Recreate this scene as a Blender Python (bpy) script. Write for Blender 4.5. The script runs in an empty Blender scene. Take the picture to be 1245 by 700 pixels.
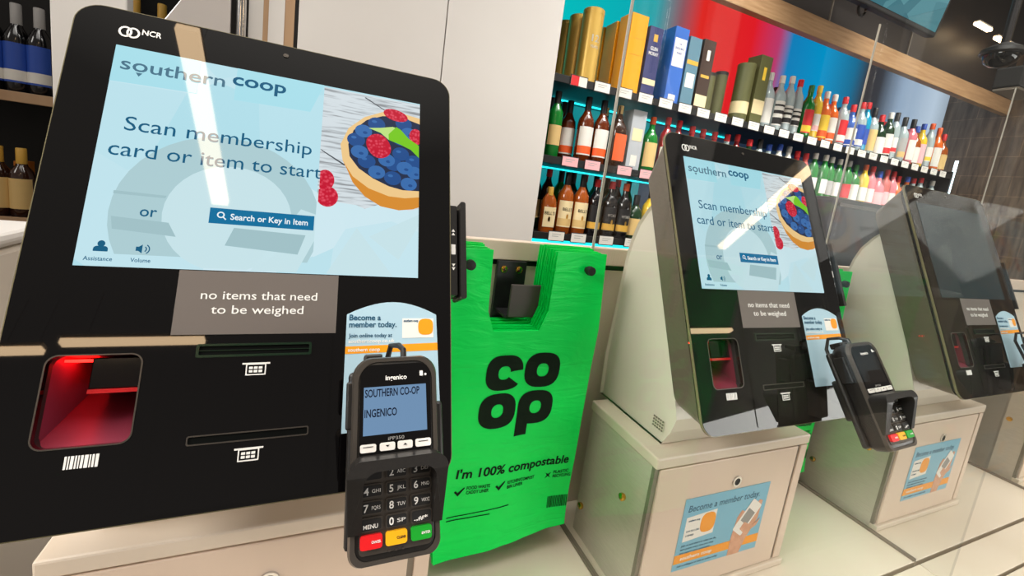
import bpy, bmesh, math, random
from mathutils import Vector, Matrix, noise
from mathutils.geometry import tessellate_polygon
R = random.Random(7)
SC = bpy.context.scene
COL = SC.collection

# ------------------------------------------------------------------ camera
CAM = Vector((0.2637, -0.4455, 0.3491))
YAW, PITCH, ROLL = 0.4124, -0.1551, 0.1308
cd = bpy.data.cameras.new('camera'); cam = bpy.data.objects.new('camera', cd); COL.objects.link(cam)
fw = Vector((math.sin(YAW) * math.cos(PITCH), math.cos(YAW) * math.cos(PITCH), math.sin(PITCH)))
rt0 = Vector((math.cos(YAW), -math.sin(YAW), 0)); up0 = rt0.cross(fw)
rt = math.cos(ROLL) * rt0 + math.sin(ROLL) * up0
up = -math.sin(ROLL) * rt0 + math.cos(ROLL) * up0
cam.matrix_world = Matrix(((rt.x, up.x, -fw.x, CAM.x), (rt.y, up.y, -fw.y, CAM.y), (rt.z, up.z, -fw.z, CAM.z), (0, 0, 0, 1)))
cd.sensor_width = 36; cd.lens = 525.12 / 1245 * 36
cd.shift_x = (622.5 - 620) / 1245; cd.shift_y = (310 - 350) / 1245
cd.clip_start = 0.01
SC.camera = cam

# ------------------------------------------------------------------ light
SC.view_settings.view_transform = 'Standard'; SC.view_settings.look = 'None'
SC.view_settings.gamma = 1; SC.view_settings.use_curve_mapping = False
SC.view_settings.exposure = 0.0
wd = bpy.data.worlds.new('shop_light'); SC.world = wd; wd.use_nodes = True
nt = wd.node_tree; nt.nodes.clear()
wo = nt.nodes.new('ShaderNodeOutputWorld'); bg = nt.nodes.new('ShaderNodeBackground')
tc = nt.nodes.new('ShaderNodeTexCoord'); sx = nt.nodes.new('ShaderNodeSeparateXYZ'); rp = nt.nodes.new('ShaderNodeValToRGB')
mr = nt.nodes.new('ShaderNodeMapRange'); mr.inputs[1].default_value = -1; mr.inputs[2].default_value = 1
nt.links.new(tc.outputs['Generated'], sx.inputs[0]); nt.links.new(sx.outputs['Z'], mr.inputs[0])
nt.links.new(mr.outputs[0], rp.inputs[0]); nt.links.new(rp.outputs[0], bg.inputs[0]); nt.links.new(bg.outputs[0], wo.inputs[0])
e = rp.color_ramp.elements
e[0].position = 0.0; e[0].color = (.14, .125, .11, 1)
e[1].position = 1.0; e[1].color = (1.5, 1.42, 1.30, 1)
x = e.new(.5); x.color = (.26, .235, .21, 1)
x = e.new(.70); x.color = (.20, .18, .16, 1)
x = e.new(.88); x.color = (.28, .26, .23, 1)
bg.inputs[1].default_value = 1.0

def area(name, loc, target, sx_, sy_, power, col, spread=180):
    l = bpy.data.lights.new(name, 'AREA'); l.shape = 'RECTANGLE'; l.size = sx_; l.size_y = sy_; l.energy = power; l.color = col
    l.spread = math.radians(spread)
    o = bpy.data.objects.new(name, l); COL.objects.link(o); o.location = loc
    o.rotation_euler = (Vector(target) - Vector(loc)).to_track_quat('-Z', 'Y').to_euler()
    return o
area('shelf_fill', (3.0, 0.05, 2.5), (3.0, 1.5, .55), 3.2, .2, 24, (1, .97, .92), 60)  # added fill light that brightens the products on the shelves
area('wall_fill', (.3, 0.55, 2.4), (.4, 1.35, .7), 2.4, .2, 10, (1, .95, .90))  # unseen light added to lift the white back wall
area('overhead_fill', (1.7, -.12, 2.75), (1.7, -.12, 0), 6.4, 1.0, 46, (1, .96, .90), 120)  # added overhead fill for worktop and cabinet sides, no real fitting
area('shop_window', (4.2, -3.4, .15), (1.4, .3, -.1), 4.2, 1.2, 100, (1, .97, .93))  # added fill from behind the camera, brightens cabinet fronts and bags
area('left_fill', (-3.0, -.6, 2.2), (.9, .2, .0), 2.0, 1.2, 22, (1, .96, .90), 60)  # extra light added on the left for the checkout cheeks

# ------------------------------------------------------------------ materials
def lin(v):
    v /= 255.0
    return v / 12.92 if v <= .04045 else ((v + .055) / 1.055) ** 2.4
def C3(r, g, b): return (lin(r), lin(g), lin(b), 1)
MATS = {}
def mat(name, rgb, rough=.5, metal=0.0, emit=0.0, spec=.5, coat=0.0, emit_rgb=None):
    if name in MATS: return MATS[name]
    m = bpy.data.materials.new(name); m.use_nodes = True
    p = m.node_tree.nodes['Principled BSDF']
    p.inputs['Base Color'].default_value = C3(*rgb); p.inputs['Roughness'].default_value = rough
    p.inputs['Metallic'].default_value = metal; p.inputs['Specular IOR Level'].default_value = spec
    p.inputs['Coat Weight'].default_value = coat; p.inputs['Coat Roughness'].default_value = .05
    if emit:
        p.inputs['Emission Color'].default_value = C3(*(emit_rgb or rgb)); p.inputs['Emission Strength'].default_value = emit
    MATS[name] = m; return m
def nodes(m): return m.node_tree.nodes, m.node_tree.links, m.node_tree.nodes['Principled BSDF']
def add_noise(m, scale, lo, hi, stretch=(1, 1, 1), bump=0.0, detail=4, dist=0.004, colour=True):
    n, l, p = nodes(m)
    t = n.new('ShaderNodeTexCoord'); mp = n.new('ShaderNodeMapping'); mp.inputs['Scale'].default_value = stretch
    q = n.new('ShaderNodeTexNoise'); q.inputs['Scale'].default_value = scale; q.inputs['Detail'].default_value = detail
    l.new(t.outputs['Object'], mp.inputs[0]); l.new(mp.outputs[0], q.inputs[0])
    if colour:
        r = n.new('ShaderNodeValToRGB'); r.color_ramp.elements[0].color = C3(*lo); r.color_ramp.elements[1].color = C3(*hi)
        r.color_ramp.elements[0].position = .3; r.color_ramp.elements[1].position = .7
        l.new(q.outputs[0], r.inputs[0]); l.new(r.outputs[0], p.inputs['Base Color'])
    if bump:
        b = n.new('ShaderNodeBump'); b.inputs['Strength'].default_value = bump; b.inputs['Distance'].default_value = dist
        l.new(q.outputs[0], b.inputs['Height']); l.new(b.outputs[0], p.inputs['Normal'])
    return m

M_WALL = add_noise(mat('white_laminate_wall', (216, 212, 207), .45), 2.0, (213, 208, 203), (219, 215, 210))
M_WHITE = add_noise(mat('cream_white_laminate', (222, 208, 190), .4), 6, (219, 204, 186), (226, 212, 195))
M_DOOR = add_noise(mat('cream_pink_laminate', (224, 203, 184), .4), 6, (220, 199, 180), (228, 207, 189))
M_TOP = add_noise(mat('pale_worktop', (226, 214, 196), .3), 5, (222, 209, 190), (231, 219, 202))
M_SHELLW = mat('pale_body_plastic', (222, 212, 198), .35)
M_GREYSIDE = add_noise(mat('brushed_grey_side', (204, 194, 180), .3, .1), 40, (198, 188, 174), (210, 200, 187), (1, 1, 12))
M_TRIM = mat('grey_edge_trim', (128, 118, 106), .4, .2)
M_BRASS = mat('brass', (215, 165, 70), .2, 1.0)
M_CHROME = mat('chrome', (215, 215, 215), .15, 1.0)
M_BLACKGLASS = mat('black_glass', (6, 5, 6), .02, 0, 0, .5)
M_GLASSEDGE = mat('glass_edge', (120, 112, 84), .25)
M_MATTEBLACK = mat('matte_black', (14, 13, 13), .6)
M_SHELL = add_noise(mat('dark_shell_metal', (116, 103, 91), .36, .25), 60, (110, 97, 85), (122, 109, 97), (1, 1, 10))
M_PLAST = add_noise(mat('black_plastic', (30, 28, 27), .38), 300, (28, 26, 25), (33, 31, 29), bump=.06)
M_GUN = mat('gunmetal_plastic', (88, 82, 76), .3, .55)
M_NOTICE = mat('grey_notice', (104, 96, 91), .5)
M_WTXT = mat('white_print', (238, 236, 232), .5)
M_GTXT = mat('grey_print', (150, 148, 145), .5)
M_KTXT = mat('black_print', (4, 26, 10), .6, 0, 0, .15)
M_BTXT = mat('teal_print', (10, 80, 112), .5)
M_STICKER = mat('pale_blue_sticker', (176, 208, 224), .35)
M_POSTER = mat('blue_poster', (120, 184, 212), .35)
M_ORANGE = mat('orange_print', (250, 160, 20), .4)
M_CARD = mat('white_card', (240, 236, 230), .4)
M_SKIN = add_noise(mat('printed_hand', (214, 158, 126), .4), 60, (205, 148, 116), (222, 168, 138))
M_RECESS = mat('recess_plastic', (112, 34, 52), .4)
M_REDLED = mat('red_led', (255, 20, 15), .4, 0, 14.0)
M_REDLITLIP = mat('red_lit_lip', (210, 20, 30), .3)  # red scanner light put into the lip's own colour
M_DARKGLASS = mat('dark_scanner_glass', (16, 8, 8), .08)
M_SLOT = mat('slot_dark', (3, 5, 4), .7, 0, 0, .1)
M_SLOTGREEN = mat('slot_green_edge', (14, 38, 22), .25)
M_STEEL = add_noise(mat('dark_steel_plate', (46, 46, 48), .4, .5), 50, (43, 43, 45), (50, 50, 52))
M_BLOCK = mat('brown_grey_block', (76, 68, 66), .45)
def emis(name, rgb, s=1.0): return mat(name, (0, 0, 0), .03, 0, s, .5, 0, rgb)
SB = 1.0
M_SCREEN = emis('screen_pale_blue', (190, 226, 236), SB)
n_, l_, p_ = nodes(M_SCREEN)
# screen artwork: big soft facets
vt = n_.new('ShaderNodeTexVoronoi'); vt.inputs['Scale'].default_value = 9; tcx = n_.new('ShaderNodeTexCoord')
rr_ = n_.new('ShaderNodeValToRGB'); rr_.color_ramp.elements[0].color = C3(172, 220, 232); rr_.color_ramp.elements[1].color = C3(212, 234, 241)
l_.new(tcx.outputs['Object'], vt.inputs[0]); l_.new(vt.outputs['Color'], rr_.inputs[0]); l_.new(rr_.outputs[0], p_.inputs['Emission Color'])
M_HDR = emis('screen_header_cyan', (168, 222, 234), SB)
M_CIRC = emis('screen_circle_grey', (172, 204, 210), SB)
M_CIRC2 = emis('screen_circle_pale', (198, 226, 232), SB)
M_BAND = emis('screen_band_grey', (160, 192, 198), SB)
M_SBLUE = emis('screen_teal_ink', (14, 92, 128), SB)
M_SGREY = emis('screen_slate_ink', (74, 116, 138), SB)
M_BTN = emis('screen_button_blue', (6, 110, 156), SB)
M_SWHITE = emis('screen_white_ink', (240, 248, 250), SB)
M_WOODPIC = emis('screen_plank_photo', (196, 206, 210), SB)
n_, l_, p_ = nodes(M_WOODPIC)
tcx = n_.new('ShaderNodeTexCoord'); mp_ = n_.new('ShaderNodeMapping'); mp_.inputs['Rotation'].default_value = (0.0, math.radians(-29), 0); mp_.inputs['Scale'].default_value = (8, 8, 120)
ns_ = n_.new('ShaderNodeTexNoise'); ns_.inputs['Scale'].default_value = 3; ns_.inputs['Detail'].default_value = 5
rr_ = n_.new('ShaderNodeValToRGB'); rr_.color_ramp.elements[0].color = C3(142, 146, 150); rr_.color_ramp.elements[1].color = C3(212, 222, 227)
rr_.color_ramp.elements[0].position = .3; rr_.color_ramp.elements[1].position = .52
l_.new(tcx.outputs['Object'], mp_.inputs[0]); l_.new(mp_.outputs[0], ns_.inputs[0]); l_.new(ns_.outputs[0], rr_.inputs[0]); l_.new(rr_.outputs[0], p_.inputs['Emission Color'])
M_BOWL = emis('screen_bowl_wood', (214, 140, 48), SB); M_RIM = emis('screen_bowl_rim', (238, 200, 138), SB)
M_INBOWL = emis('screen_bowl_inside', (34, 46, 74), SB)
M_BERRY = emis('screen_blueberry', (34, 78, 140), SB); M_BERRY2 = emis('screen_blueberry_light', (56, 108, 172), SB)
M_RASP = emis('screen_raspberry', (222, 30, 62), SB)
n_, l_, p_ = nodes(M_RASP)
vt = n_.new('ShaderNodeTexVoronoi'); vt.inputs['Scale'].default_value = 260; tcx = n_.new('ShaderNodeTexCoord')
rr_ = n_.new('ShaderNodeValToRGB'); rr_.color_ramp.elements[0].color = C3(238, 88, 110); rr_.color_ramp.elements[1].color = C3(196, 14, 48)
rr_.color_ramp.elements[1].position = .6
l_.new(tcx.outputs['Object'], vt.inputs[0]); l_.new(vt.outputs['Distance'], rr_.inputs[0]); l_.new(rr_.outputs[0], p_.inputs['Emission Color'])
M_LEAF = emis('screen_mint_leaf', (120, 200, 30), SB); M_LEAF2 = emis('screen_mint_light', (190, 226, 130), SB)
M_PLANKGAP = emis('screen_plank_gap', (74, 78, 84), SB)
M_DARKSCREEN = mat('dim_screen', (24, 34, 38), .05, 0, .10, .5, 0, (90, 130, 140))
M_LCD = emis('lcd_blue', (122, 158, 196), .80); M_LCDOFF = mat('lcd_dark', (26, 22, 20), .06); M_LCDINK = emis('lcd_ink', (22, 34, 60), .6)

# clear dividing glass: sees through, reflects by angle
M_GLASS = bpy.data.materials.new('clear_divider_glass'); M_GLASS.use_nodes = True
g = M_GLASS.node_tree; g.nodes.clear()
o_ = g.nodes.new('ShaderNodeOutputMaterial'); mx = g.nodes.new('ShaderNodeMixShader'); tr = g.nodes.new('ShaderNodeBsdfTransparent')
gl = g.nodes.new('ShaderNodeBsdfGlossy'); ge = g.nodes.new('ShaderNodeNewGeometry'); dt = g.nodes.new('ShaderNodeVectorMath'); dt.operation = 'DOT_PRODUCT'
def mth(op, a, b=None):
    q = g.nodes.new('ShaderNodeMath'); q.operation = op
    for i, v in enumerate((a, b)):
        if v is None: continue
        if isinstance(v, (int, float)): q.inputs[i].default_value = v
        else: g.links.new(v, q.inputs[i])
    return q.outputs[0]
g.links.new(ge.outputs['Normal'], dt.inputs[0]); g.links.new(ge.outputs['Incoming'], dt.inputs[1])
fres = mth('ADD', mth('MULTIPLY', mth('POWER', mth('SUBTRACT', 1.0, mth('ABSOLUTE', dt.outputs['Value'])), 5.0), .75), .026)
gl.inputs['Roughness'].default_value = 0.0; tr.inputs[0].default_value = (.975, .985, .98, 1)
g.links.new(fres, mx.inputs[0]); g.links.new(tr.outputs[0], mx.inputs[1]); g.links.new(gl.outputs[0], mx.inputs[2]); g.links.new(mx.outputs[0], o_.inputs[0])
M_PANEEDGE = mat('polished_glass_edge', (196, 188, 176), .3)

# woods, walls, floor
M_BEAM = add_noise(mat('oak_beam', (178, 140, 102), .5), 5, (160, 121, 84), (190, 152, 112), (1, 1, 14), detail=6)
M_PLANK = mat('brown_wood_panel', (100, 80, 62), .35)
n_, l_, p_ = nodes(M_PLANK)
tcx = n_.new('ShaderNodeTexCoord'); mp_ = n_.new('ShaderNodeMapping'); mp_.inputs['Scale'].default_value = (1, 9, 1.2)
ns_ = n_.new('ShaderNodeTexNoise'); ns_.inputs['Scale'].default_value = 4; ns_.inputs['Detail'].default_value = 7
rr_ = n_.new('ShaderNodeValToRGB'); rr_.color_ramp.elements[0].color = C3(92, 74, 60); rr_.color_ramp.elements[1].color = C3(146, 122, 100)
rr_.color_ramp.elements[0].position = .3; rr_.color_ramp.elements[1].position = .7
bk = n_.new('ShaderNodeTexBrick'); bk.inputs['Scale'].default_value = 1.6; bk.inputs['Mortar Size'].default_value = .004; bk.inputs['Color1'].default_value = (1, 1, 1, 1); bk.inputs['Color2'].default_value = (.86, .86, .86, 1); bk.inputs['Mortar'].default_value = (1.6, 1.5, 1.4, 1)
sp_ = n_.new('ShaderNodeSeparateXYZ'); cb_ = n_.new('ShaderNodeCombineXYZ'); mm = n_.new('ShaderNodeMixRGB'); mm.blend_type = 'MULTIPLY'; mm.inputs[0].default_value = 1
l_.new(tcx.outputs['Object'], mp_.inputs[0]); l_.new(mp_.outputs[0], ns_.inputs[0]); l_.new(ns_.outputs[0], rr_.inputs[0])
l_.new(tcx.outputs['Object'], sp_.inputs[0]); l_.new(sp_.outputs['Y'], cb_.inputs[0]); l_.new(sp_.outputs['Z'], cb_.inputs[1]); l_.new(cb_.outputs[0], bk.inputs[0])
l_.new(rr_.outputs[0], mm.inputs[1]); l_.new(bk.outputs[0], mm.inputs[2]); l_.new(mm.outputs[0], p_.inputs['Base Color'])
M_FASCIA = add_noise(mat('taupe_fascia', (44, 37, 34), .5), 3, (41, 34, 31), (48, 41, 38))
M_FLOOR = add_noise(mat('grey_vinyl_floor', (120, 112, 104), .35), 4, (108, 100, 92), (130, 122, 113))
M_DARKCEIL = add_noise(mat('dark_ceiling', (52, 47, 45), .6), 3, (46, 42, 40), (60, 54, 51))
M_TAN = add_noise(mat('tan_timber', (176, 142, 108), .5), 8, (166, 130, 96), (186, 154, 120), (1, 1, .1))
M_SHELF = mat('dark_shelf_metal', (44, 42, 44), .4, .4)
M_CYAN = mat('cyan_led', (30, 225, 235), .4, 0, 1.7)
M_WHITELED = mat('white_led', (225, 245, 255), .4, 0, 3.0)
M_BACKLIT = mat('colour_backlit_panel', (6, 6, 6), .7, 0, 1.0, .05)
n_, l_, p_ = nodes(M_BACKLIT)
tcx = n_.new('ShaderNodeTexCoord'); sp_ = n_.new('ShaderNodeSeparateXYZ'); mr_ = n_.new('ShaderNodeMapRange')
mr_.inputs[1].default_value = 1.2; mr_.inputs[2].default_value = 5.6
rr_ = n_.new('ShaderNodeValToRGB'); cr = rr_.color_ramp
def pos(x_): return (x_ - 1.2) / 4.4
stops = [(1.25, (0, 190, 190)), (1.95, (10, 165, 175)), (2.15, (150, 90, 100)), (2.3, (232, 44, 38)), (2.75, (232, 30, 40)), (3.0, (190, 60, 110)), (3.12, (20, 130, 190)), (3.5, (0, 150, 205)), (3.85, (16, 110, 150)), (4.02, (52, 50, 54)), (4.2, (60, 62, 70)), (4.5, (150, 172, 200)), (5.0, (196, 212, 232)), (5.4, (120, 130, 140))]
cr.elements[0].position = pos(stops[0][0]); cr.elements[0].color = C3(*stops[0][1])
cr.elements[1].position = pos(stops[-1][0]); cr.elements[1].color = C3(*stops[-1][1])
for sx0, c0 in stops[1:-1]:
    x = cr.elements.new(pos(sx0)); x.color = C3(*c0)
l_.new(tcx.outputs['Object'], sp_.inputs[0]); l_.new(sp_.outputs['X'], mr_.inputs[0]); l_.new(mr_.outputs[0], rr_.inputs[0]); l_.new(rr_.outputs[0], p_.inputs['Emission Color'])
M_TEALBACK = mat('teal_backlit_panel', (10, 40, 44), .4, 0, .5, .5, 0, (0, 176, 182))
M_DIMBACK = mat('dim_blue_back', (34, 44, 58), .4, 0, .10, .5, 0, (40, 110, 170))
M_TUBE = mat('warm_tube_light', (255, 226, 190), .4, 0, 13.0, .5, 0, (255, 218, 172))

# ------------------------------------------------------------------ mesh helpers
def mk(name, bm, m, parent=None, M=None, smooth=False, fn=None):
    bmesh.ops.recalc_face_normals(bm, faces=bm.faces[:])
    if fn:
        for v in bm.verts: v.co = fn(v.co)
    if M is not None: bm.transform(M)
    me = bpy.data.meshes.new(name); bm.to_mesh(me); bm.free()
    if m: me.materials.append(m)
    if smooth:
        for p in me.polygons: p.use_smooth = True
        try: me.set_sharp_from_angle(angle=math.radians(40))
        except Exception: pass
    o = bpy.data.objects.new(name, me); COL.objects.link(o)
    if parent: o.parent = parent
    return o
def empty(name, label, cat, loc=(0, 0, 0), group=None):
    o = bpy.data.objects.new(name, None); COL.objects.link(o); o.location = loc; o.empty_display_size = .05
    return tag(o, label, cat, group)
def tag(o, label, cat, group=None):
    o['label'] = label; o['category'] = cat
    if group: o['group'] = group
    return o
def struct(o): o['kind'] = 'structure'; return o
def copy_tree(o, parent=None):
    c = o.copy(); COL.objects.link(c)
    if parent: c.parent = parent
    for ch in list(o.children): copy_tree(ch, c)
    return c
def NB(): return bmesh.new()
def box(bm, x0, x1, y0, y1, z0, z1, bev=0.0):
    r = bmesh.ops.create_cube(bm, size=1)
    vs = r['verts']
    for v in vs: v.co = Vector((x0 + (v.co.x + .5) * (x1 - x0), y0 + (v.co.y + .5) * (y1 - y0), z0 + (v.co.z + .5) * (z1 - z0)))
    if bev:
        ed = list({ed for v in vs for ed in v.link_edges})
        bmesh.ops.bevel(bm, geom=ed, offset=bev, segments=2, affect='EDGES', profile=.5)
    return bm
def rr(x0, y0, x1, y1, r, n=6):
    if not isinstance(r, (tuple, list)): r = (r,) * 4     # bl br tr tl
    out = []
    for (cx, cy, a, q) in ((x0 + r[0], y0 + r[0], 180, r[0]), (x1 - r[1], y0 + r[1], 270, r[1]), (x1 - r[2], y1 - r[2], 0, r[2]), (x0 + r[3], y1 - r[3], 90, r[3])):
        if q <= 0: out.append((cx, cy)); continue
        for i in range(n + 1):
            t = math.radians(a + 90 * i / n); out.append((cx + q * math.cos(t), cy + q * math.sin(t)))
    return out
def ell(cx, cy, rx, ry, n=24, ex=2.0, rot=0.0):
    out = []
    for i in range(n):
        t = 2 * math.pi * i / n; c, s = math.cos(t), math.sin(t)
        x, y = rx * math.copysign(abs(c) ** (2 / ex), c), ry * math.copysign(abs(s) ** (2 / ex), s)
        out.append((cx + x * math.cos(rot) - y * math.sin(rot), cy + x * math.sin(rot) + y * math.cos(rot)))
    return out
def prism(bm, outer, z0, z1, holes=()):
    loops = [list(outer)] + [list(h) for h in holes]
    tri = tessellate_polygon([[Vector((p[0], p[1], 0)) for p in l] for l in loops])
    flat = [p for l in loops for p in l]
    lo = [bm.verts.new((p[0], p[1], z0)) for p in flat]; hi = [bm.verts.new((p[0], p[1], z1)) for p in flat]
    for t in tri:
        try:
            bm.faces.new([hi[i] for i in t]); bm.faces.new([lo[i] for i in reversed(t)])
        except ValueError: pass
    k = 0
    for l in loops:
        n = len(l)
        for i in range(n):
            a, b = k + i, k + (i + 1) % n
            try: bm.faces.new([lo[a], lo[b], hi[b], hi[a]])
            except ValueError: pass
        k += n
    return bm
def loft(bm, rings, cap=True, cap0=True):
    vs = [[bm.verts.new(p) for p in r] for r in rings]; n = len(rings[0])
    for a, b in zip(vs, vs[1:]):
        for i in range(n): bm.faces.new([a[i], a[(i + 1) % n], b[(i + 1) % n], b[i]])
    if cap and cap0: bm.faces.new(list(reversed(vs[0])))
    if cap: bm.faces.new(vs[-1])
    return bm
def lathe(bm, prof, n=20, cx=0, cy=0, sq=None):
    rings = []
    for r, z in prof:
        if sq: rings.append([(cx + a, cy + b, z) for a, b in ell(0, 0, r, r * sq[1], n, sq[0], 0)])
        else: rings.append([(cx + r * math.cos(2 * math.pi * i / n), cy + r * math.sin(2 * math.pi * i / n), z) for i in range(n)])
    return loft(bm, rings)
def tube(bm, pts, r, n=10):
    pts = [Vector(p) for p in pts]; rings = []
    for i, p in enumerate(pts):
        d = (pts[min(i + 1, len(pts) - 1)] - pts[max(i - 1, 0)]).normalized()
        a = d.orthogonal().normalized() if i == 0 else (prev - d * prev.dot(d)).normalized()
        prev = a; b = d.cross(a)
        rings.append([p + r * (math.cos(2 * math.pi * k / n) * a + math.sin(2 * math.pi * k / n) * b) for k in range(n)])
    return loft(bm, rings)
def text_bm(s, x0, y0, height, width=None, bold=0.0, align='L', z=0.0, depth=.0002, slant=0.0, spacing=1.0):
    """flat lettering in the XY plane, baseline at y0, cap height given"""
    cu = bpy.data.curves.new('lettering', 'FONT'); cu.body = s; cu.size = height / .69; cu.offset = bold * height
    cu.extrude = depth / 2; cu.resolution_u = 3; cu.shear = slant; cu.space_character = spacing
    o = bpy.data.objects.new('lettering', cu); COL.objects.link(o)
    dg = bpy.context.evaluated_depsgraph_get(); dg.update()
    me = bpy.data.meshes.new_from_object(o.evaluated_get(dg))
    bm = bmesh.new(); bm.from_mesh(me)
    bpy.data.objects.remove(o); bpy.data.curves.remove(cu); bpy.data.meshes.remove(me)
    if not bm.verts: return bm
    xs = [v.co.x for v in bm.verts]; a, b = min(xs), max(xs); k = (width / (b - a)) if width else 1
    w = (b - a) * k; off = {'L': 0, 'C': -w / 2, 'R': -w}[align]
    for v in bm.verts: v.co = Vector((x0 + off + (v.co.x - a) * k, y0 + v.co.y, v.co.z + z))
    return bm
def merge(*bms):
    out = bmesh.new()
    for b in bms:
        me = bpy.data.meshes.new('tmp'); b.to_mesh(me); b.free(); out.from_mesh(me); bpy.data.meshes.remove(me)
    return out

# ------------------------------------------------------------------ setting
def sbox(name, m, *a, bev=0):
    return struct(mk(name, box(NB(), *a, bev), m))
ZW = -.4183
sbox('floor', M_FLOOR, -4, 8, -5, 3.2, -1.2, -1.17)
def wall_panel(i, x0, x1, z1=2.3): return sbox('wall_%s' % i, M_WALL, x0, x1, 1.35, 1.38, -1.17, z1, bev=.002)
wall_panel('back_left', .137, .650); wall_panel('back', .654, 1.150)
sbox('wall_far', M_FASCIA, -2.6, 6.6, 2.3, 2.36, -1.17, 2.3)
sbox('wall_right', M_PLANK, 5.2, 5.3, -1.5, 2.3, -1.17, 1.9)
fas = sbox('wall_upper', M_FASCIA, 1.15, 7.2, 1.42, 1.46, 1.50, 2.3)
struct(mk('trim_1', box(NB(), 1.15, 7.2, 1.375, 1.42, 1.418, 1.527, .002), M_BEAM))
b = NB()
for xx in (2.92, 3.75, 5.0): box(b, xx - .004, xx + .004, 1.412, 1.421, 1.527, 2.3)
struct(mk('trim_2', b, M_TRIM))
sbox('ceiling', M_DARKCEIL, -3, 7.2, .9, 2.36, 2.3, 2.36)
# left side of the back wall: partition, timber strips, column
sbox('wall_left', M_WALL, -.505, -.327, 1.33, 1.38, -1.17, 2.3, bev=.004)
sbox('trim_3', M_WALL, -.012, .030, 1.35, 1.38, -1.17, 2.3)
sbox('trim_4', M_TAN, .030, .046, 1.352, 1.38, -1.17, 2.3)
sbox('trim_5', M_WALL, .046, .094, 1.35, 1.38, -1.17, 2.3)
sbox('trim_6', M_TAN, .094, .124, 1.352, 1.38, -1.17, 2.3)
sbox('trim_7', M_MATTEBLACK, .124, .137, 1.36, 1.38, -1.17, 2.3)
bm = tube(NB(), [(-.028, 1.32, -1.17), (-.028, 1.32, 2.3)], .014, 16)
tag(mk('metal_pole', bm, M_CHROME, smooth=True), 'shiny round metal pole standing left of the timber strips behind the first checkout', 'pole')
t = empty('screen_panel', 'grey translucent upright screen with a slanting left edge beside the metal pole', 'panel', (-.12, 1.30, -1.17))
M_FROST = mat('smoked_panel', (176, 170, 166), .25)
pn = [(-.21 + .12, 0), (.062, 0), (.062, 3.4), (.05, 3.4), (-.02, 2.2), (-.095, 1.75)]
bm = prism(NB(), [(-.115, 0), (.066, 0), (.066, 2.17), (-.103, 1.885)], -.006, .006); bm.transform(Matrix.Rotation(math.pi / 2, 4, 'X'))
mk('pane', bm, M_FROST, t)
bm = tube(NB(), [(-.115, 0, 0), (-.103, 0, 1.885), (.066, 0, 2.17)], .005, 6)
mk('edge_strip', bm, M_CHROME, t)

# ------------------------------------------------------------------ ceiling lamps (seen mirrored in the checkouts)
def lamp(label, p0, p1, w=.08):
    c = (Vector(p0) + Vector(p1)) / 2
    t = empty('tube_light', label, 'lamp', c, 'ceiling tube lights')
    h = (Vector(p1) - Vector(p0)) / 2
    dx, dy = max(abs(h.x), w / 2), max(abs(h.y), w / 2)
    mk('diffuser', box(NB(), -dx, dx, -dy, dy, -.02 if w > .06 else -.008, .02 if w > .06 else .010, .004), M_TUBE, t)
    mk('housing', box(NB(), -dx, dx, -dy, dy, .02 if w > .06 else .0105, .05 if w > .06 else .02, .002), M_WHITE, t)
    for s in ((-.7, .7) if w > .06 else ()):
        q = Vector((dx * s if dx > dy else 0, dy * s if dy > dx else 0, .05)); mk('suspension_rod', tube(NB(), [q, q + Vector((0, 0, .4))], .0012, 5), M_TRIM, t)
lamp('ceiling tube light reflected as the bright bar on the first checkout screen', (-.31, -.60, 1.9), (-.285, -1.63, 1.9))
lamp('ceiling tube light reflected as the bright bar on the second checkout screen', (3.70, -.6, 1.9), (3.70, -1.63, 1.9))
lamp('long ceiling tube light reflected as a strip above the first scanner window', (-1.50, -3.33, 1.9), (-.60, -3.33, 1.9))
lamp('short ceiling tube light reflected at the left edge of the first checkout', (-1.90, -3.45, 1.9), (-1.64, -3.45, 1.9))
lamp('ceiling tube light reflected as a strip above the second scanner window', (4.7, -3.3, 1.9), (5.5, -3.3, 1.9))
lamp('small tube light high at the right, the left of two', (4.207, 1.30, 1.835), (4.396, 1.30, 1.835), .03)
lamp('small tube light high at the right, just above the dome camera', (4.50, 1.30, 1.815), (4.76, 1.30, 1.815), .03)

# ------------------------------------------------------------------ counter
D1, D2 = .833, 1.6364
D3 = D2 + D1
OFF = (0, D1, D2, D3)
BXL, BXR, BYF, BYB, BZT = .0046, .434, .0852, .2979, -.0968
edges = [-.9, -.018, D1 - .018, D2 - .003, D3 - .018, D3 + .62]
names = ['left of the first checkout', 'under the first checkout and the green bags', 'under the second checkout', 'under the third checkout', 'under the fourth cabinet at the right edge']
for i in range(5):
    x0, x1 = edges[i] + .0015, edges[i + 1] - .0015
    t = empty('worktop', 'pale worktop section ' + names[i], 'worktop', ((x0 + x1) / 2, .15, ZW - .04), 'worktop sections')
    w = (x1 - x0) / 2
    mk('slab', box(NB(), -w, w, -.15 - .010, .226, 0, .04, .0015), M_TOP, t)
    mk('front_edge', box(NB(), -w, w, -.15 - .096, -.15 - .018, 0, .0395, .0015), M_TOP, t)
    mk('nosing', box(NB(), -w, w, -.15 - .30, -.15 - .102, -.004, .039, .0015), M_TOP, t)
    mk('joint_strip', box(NB(), -w, w, -.15 - .26, .2, -.012, -.004), M_TRIM, t)
    mk('under_cabinet', box(NB(), -w + .002, w - .002, -.15 - .06, .21, -.7117, -.012), M_GREYSIDE, t)
t = empty('back_board', 'cream upstand board running along the back of the checkout counter', 'board', (1.0, .37, ZW))
mk('top_rail', box(NB(), -1.10, 2.2, -.004, .022, .618, .6583, .002), M_DOOR, t)
mk('shadow_channel', box(NB(), -1.10, 2.2, .006, .02, .606, .618), M_MATTEBLACK, t)
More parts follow.
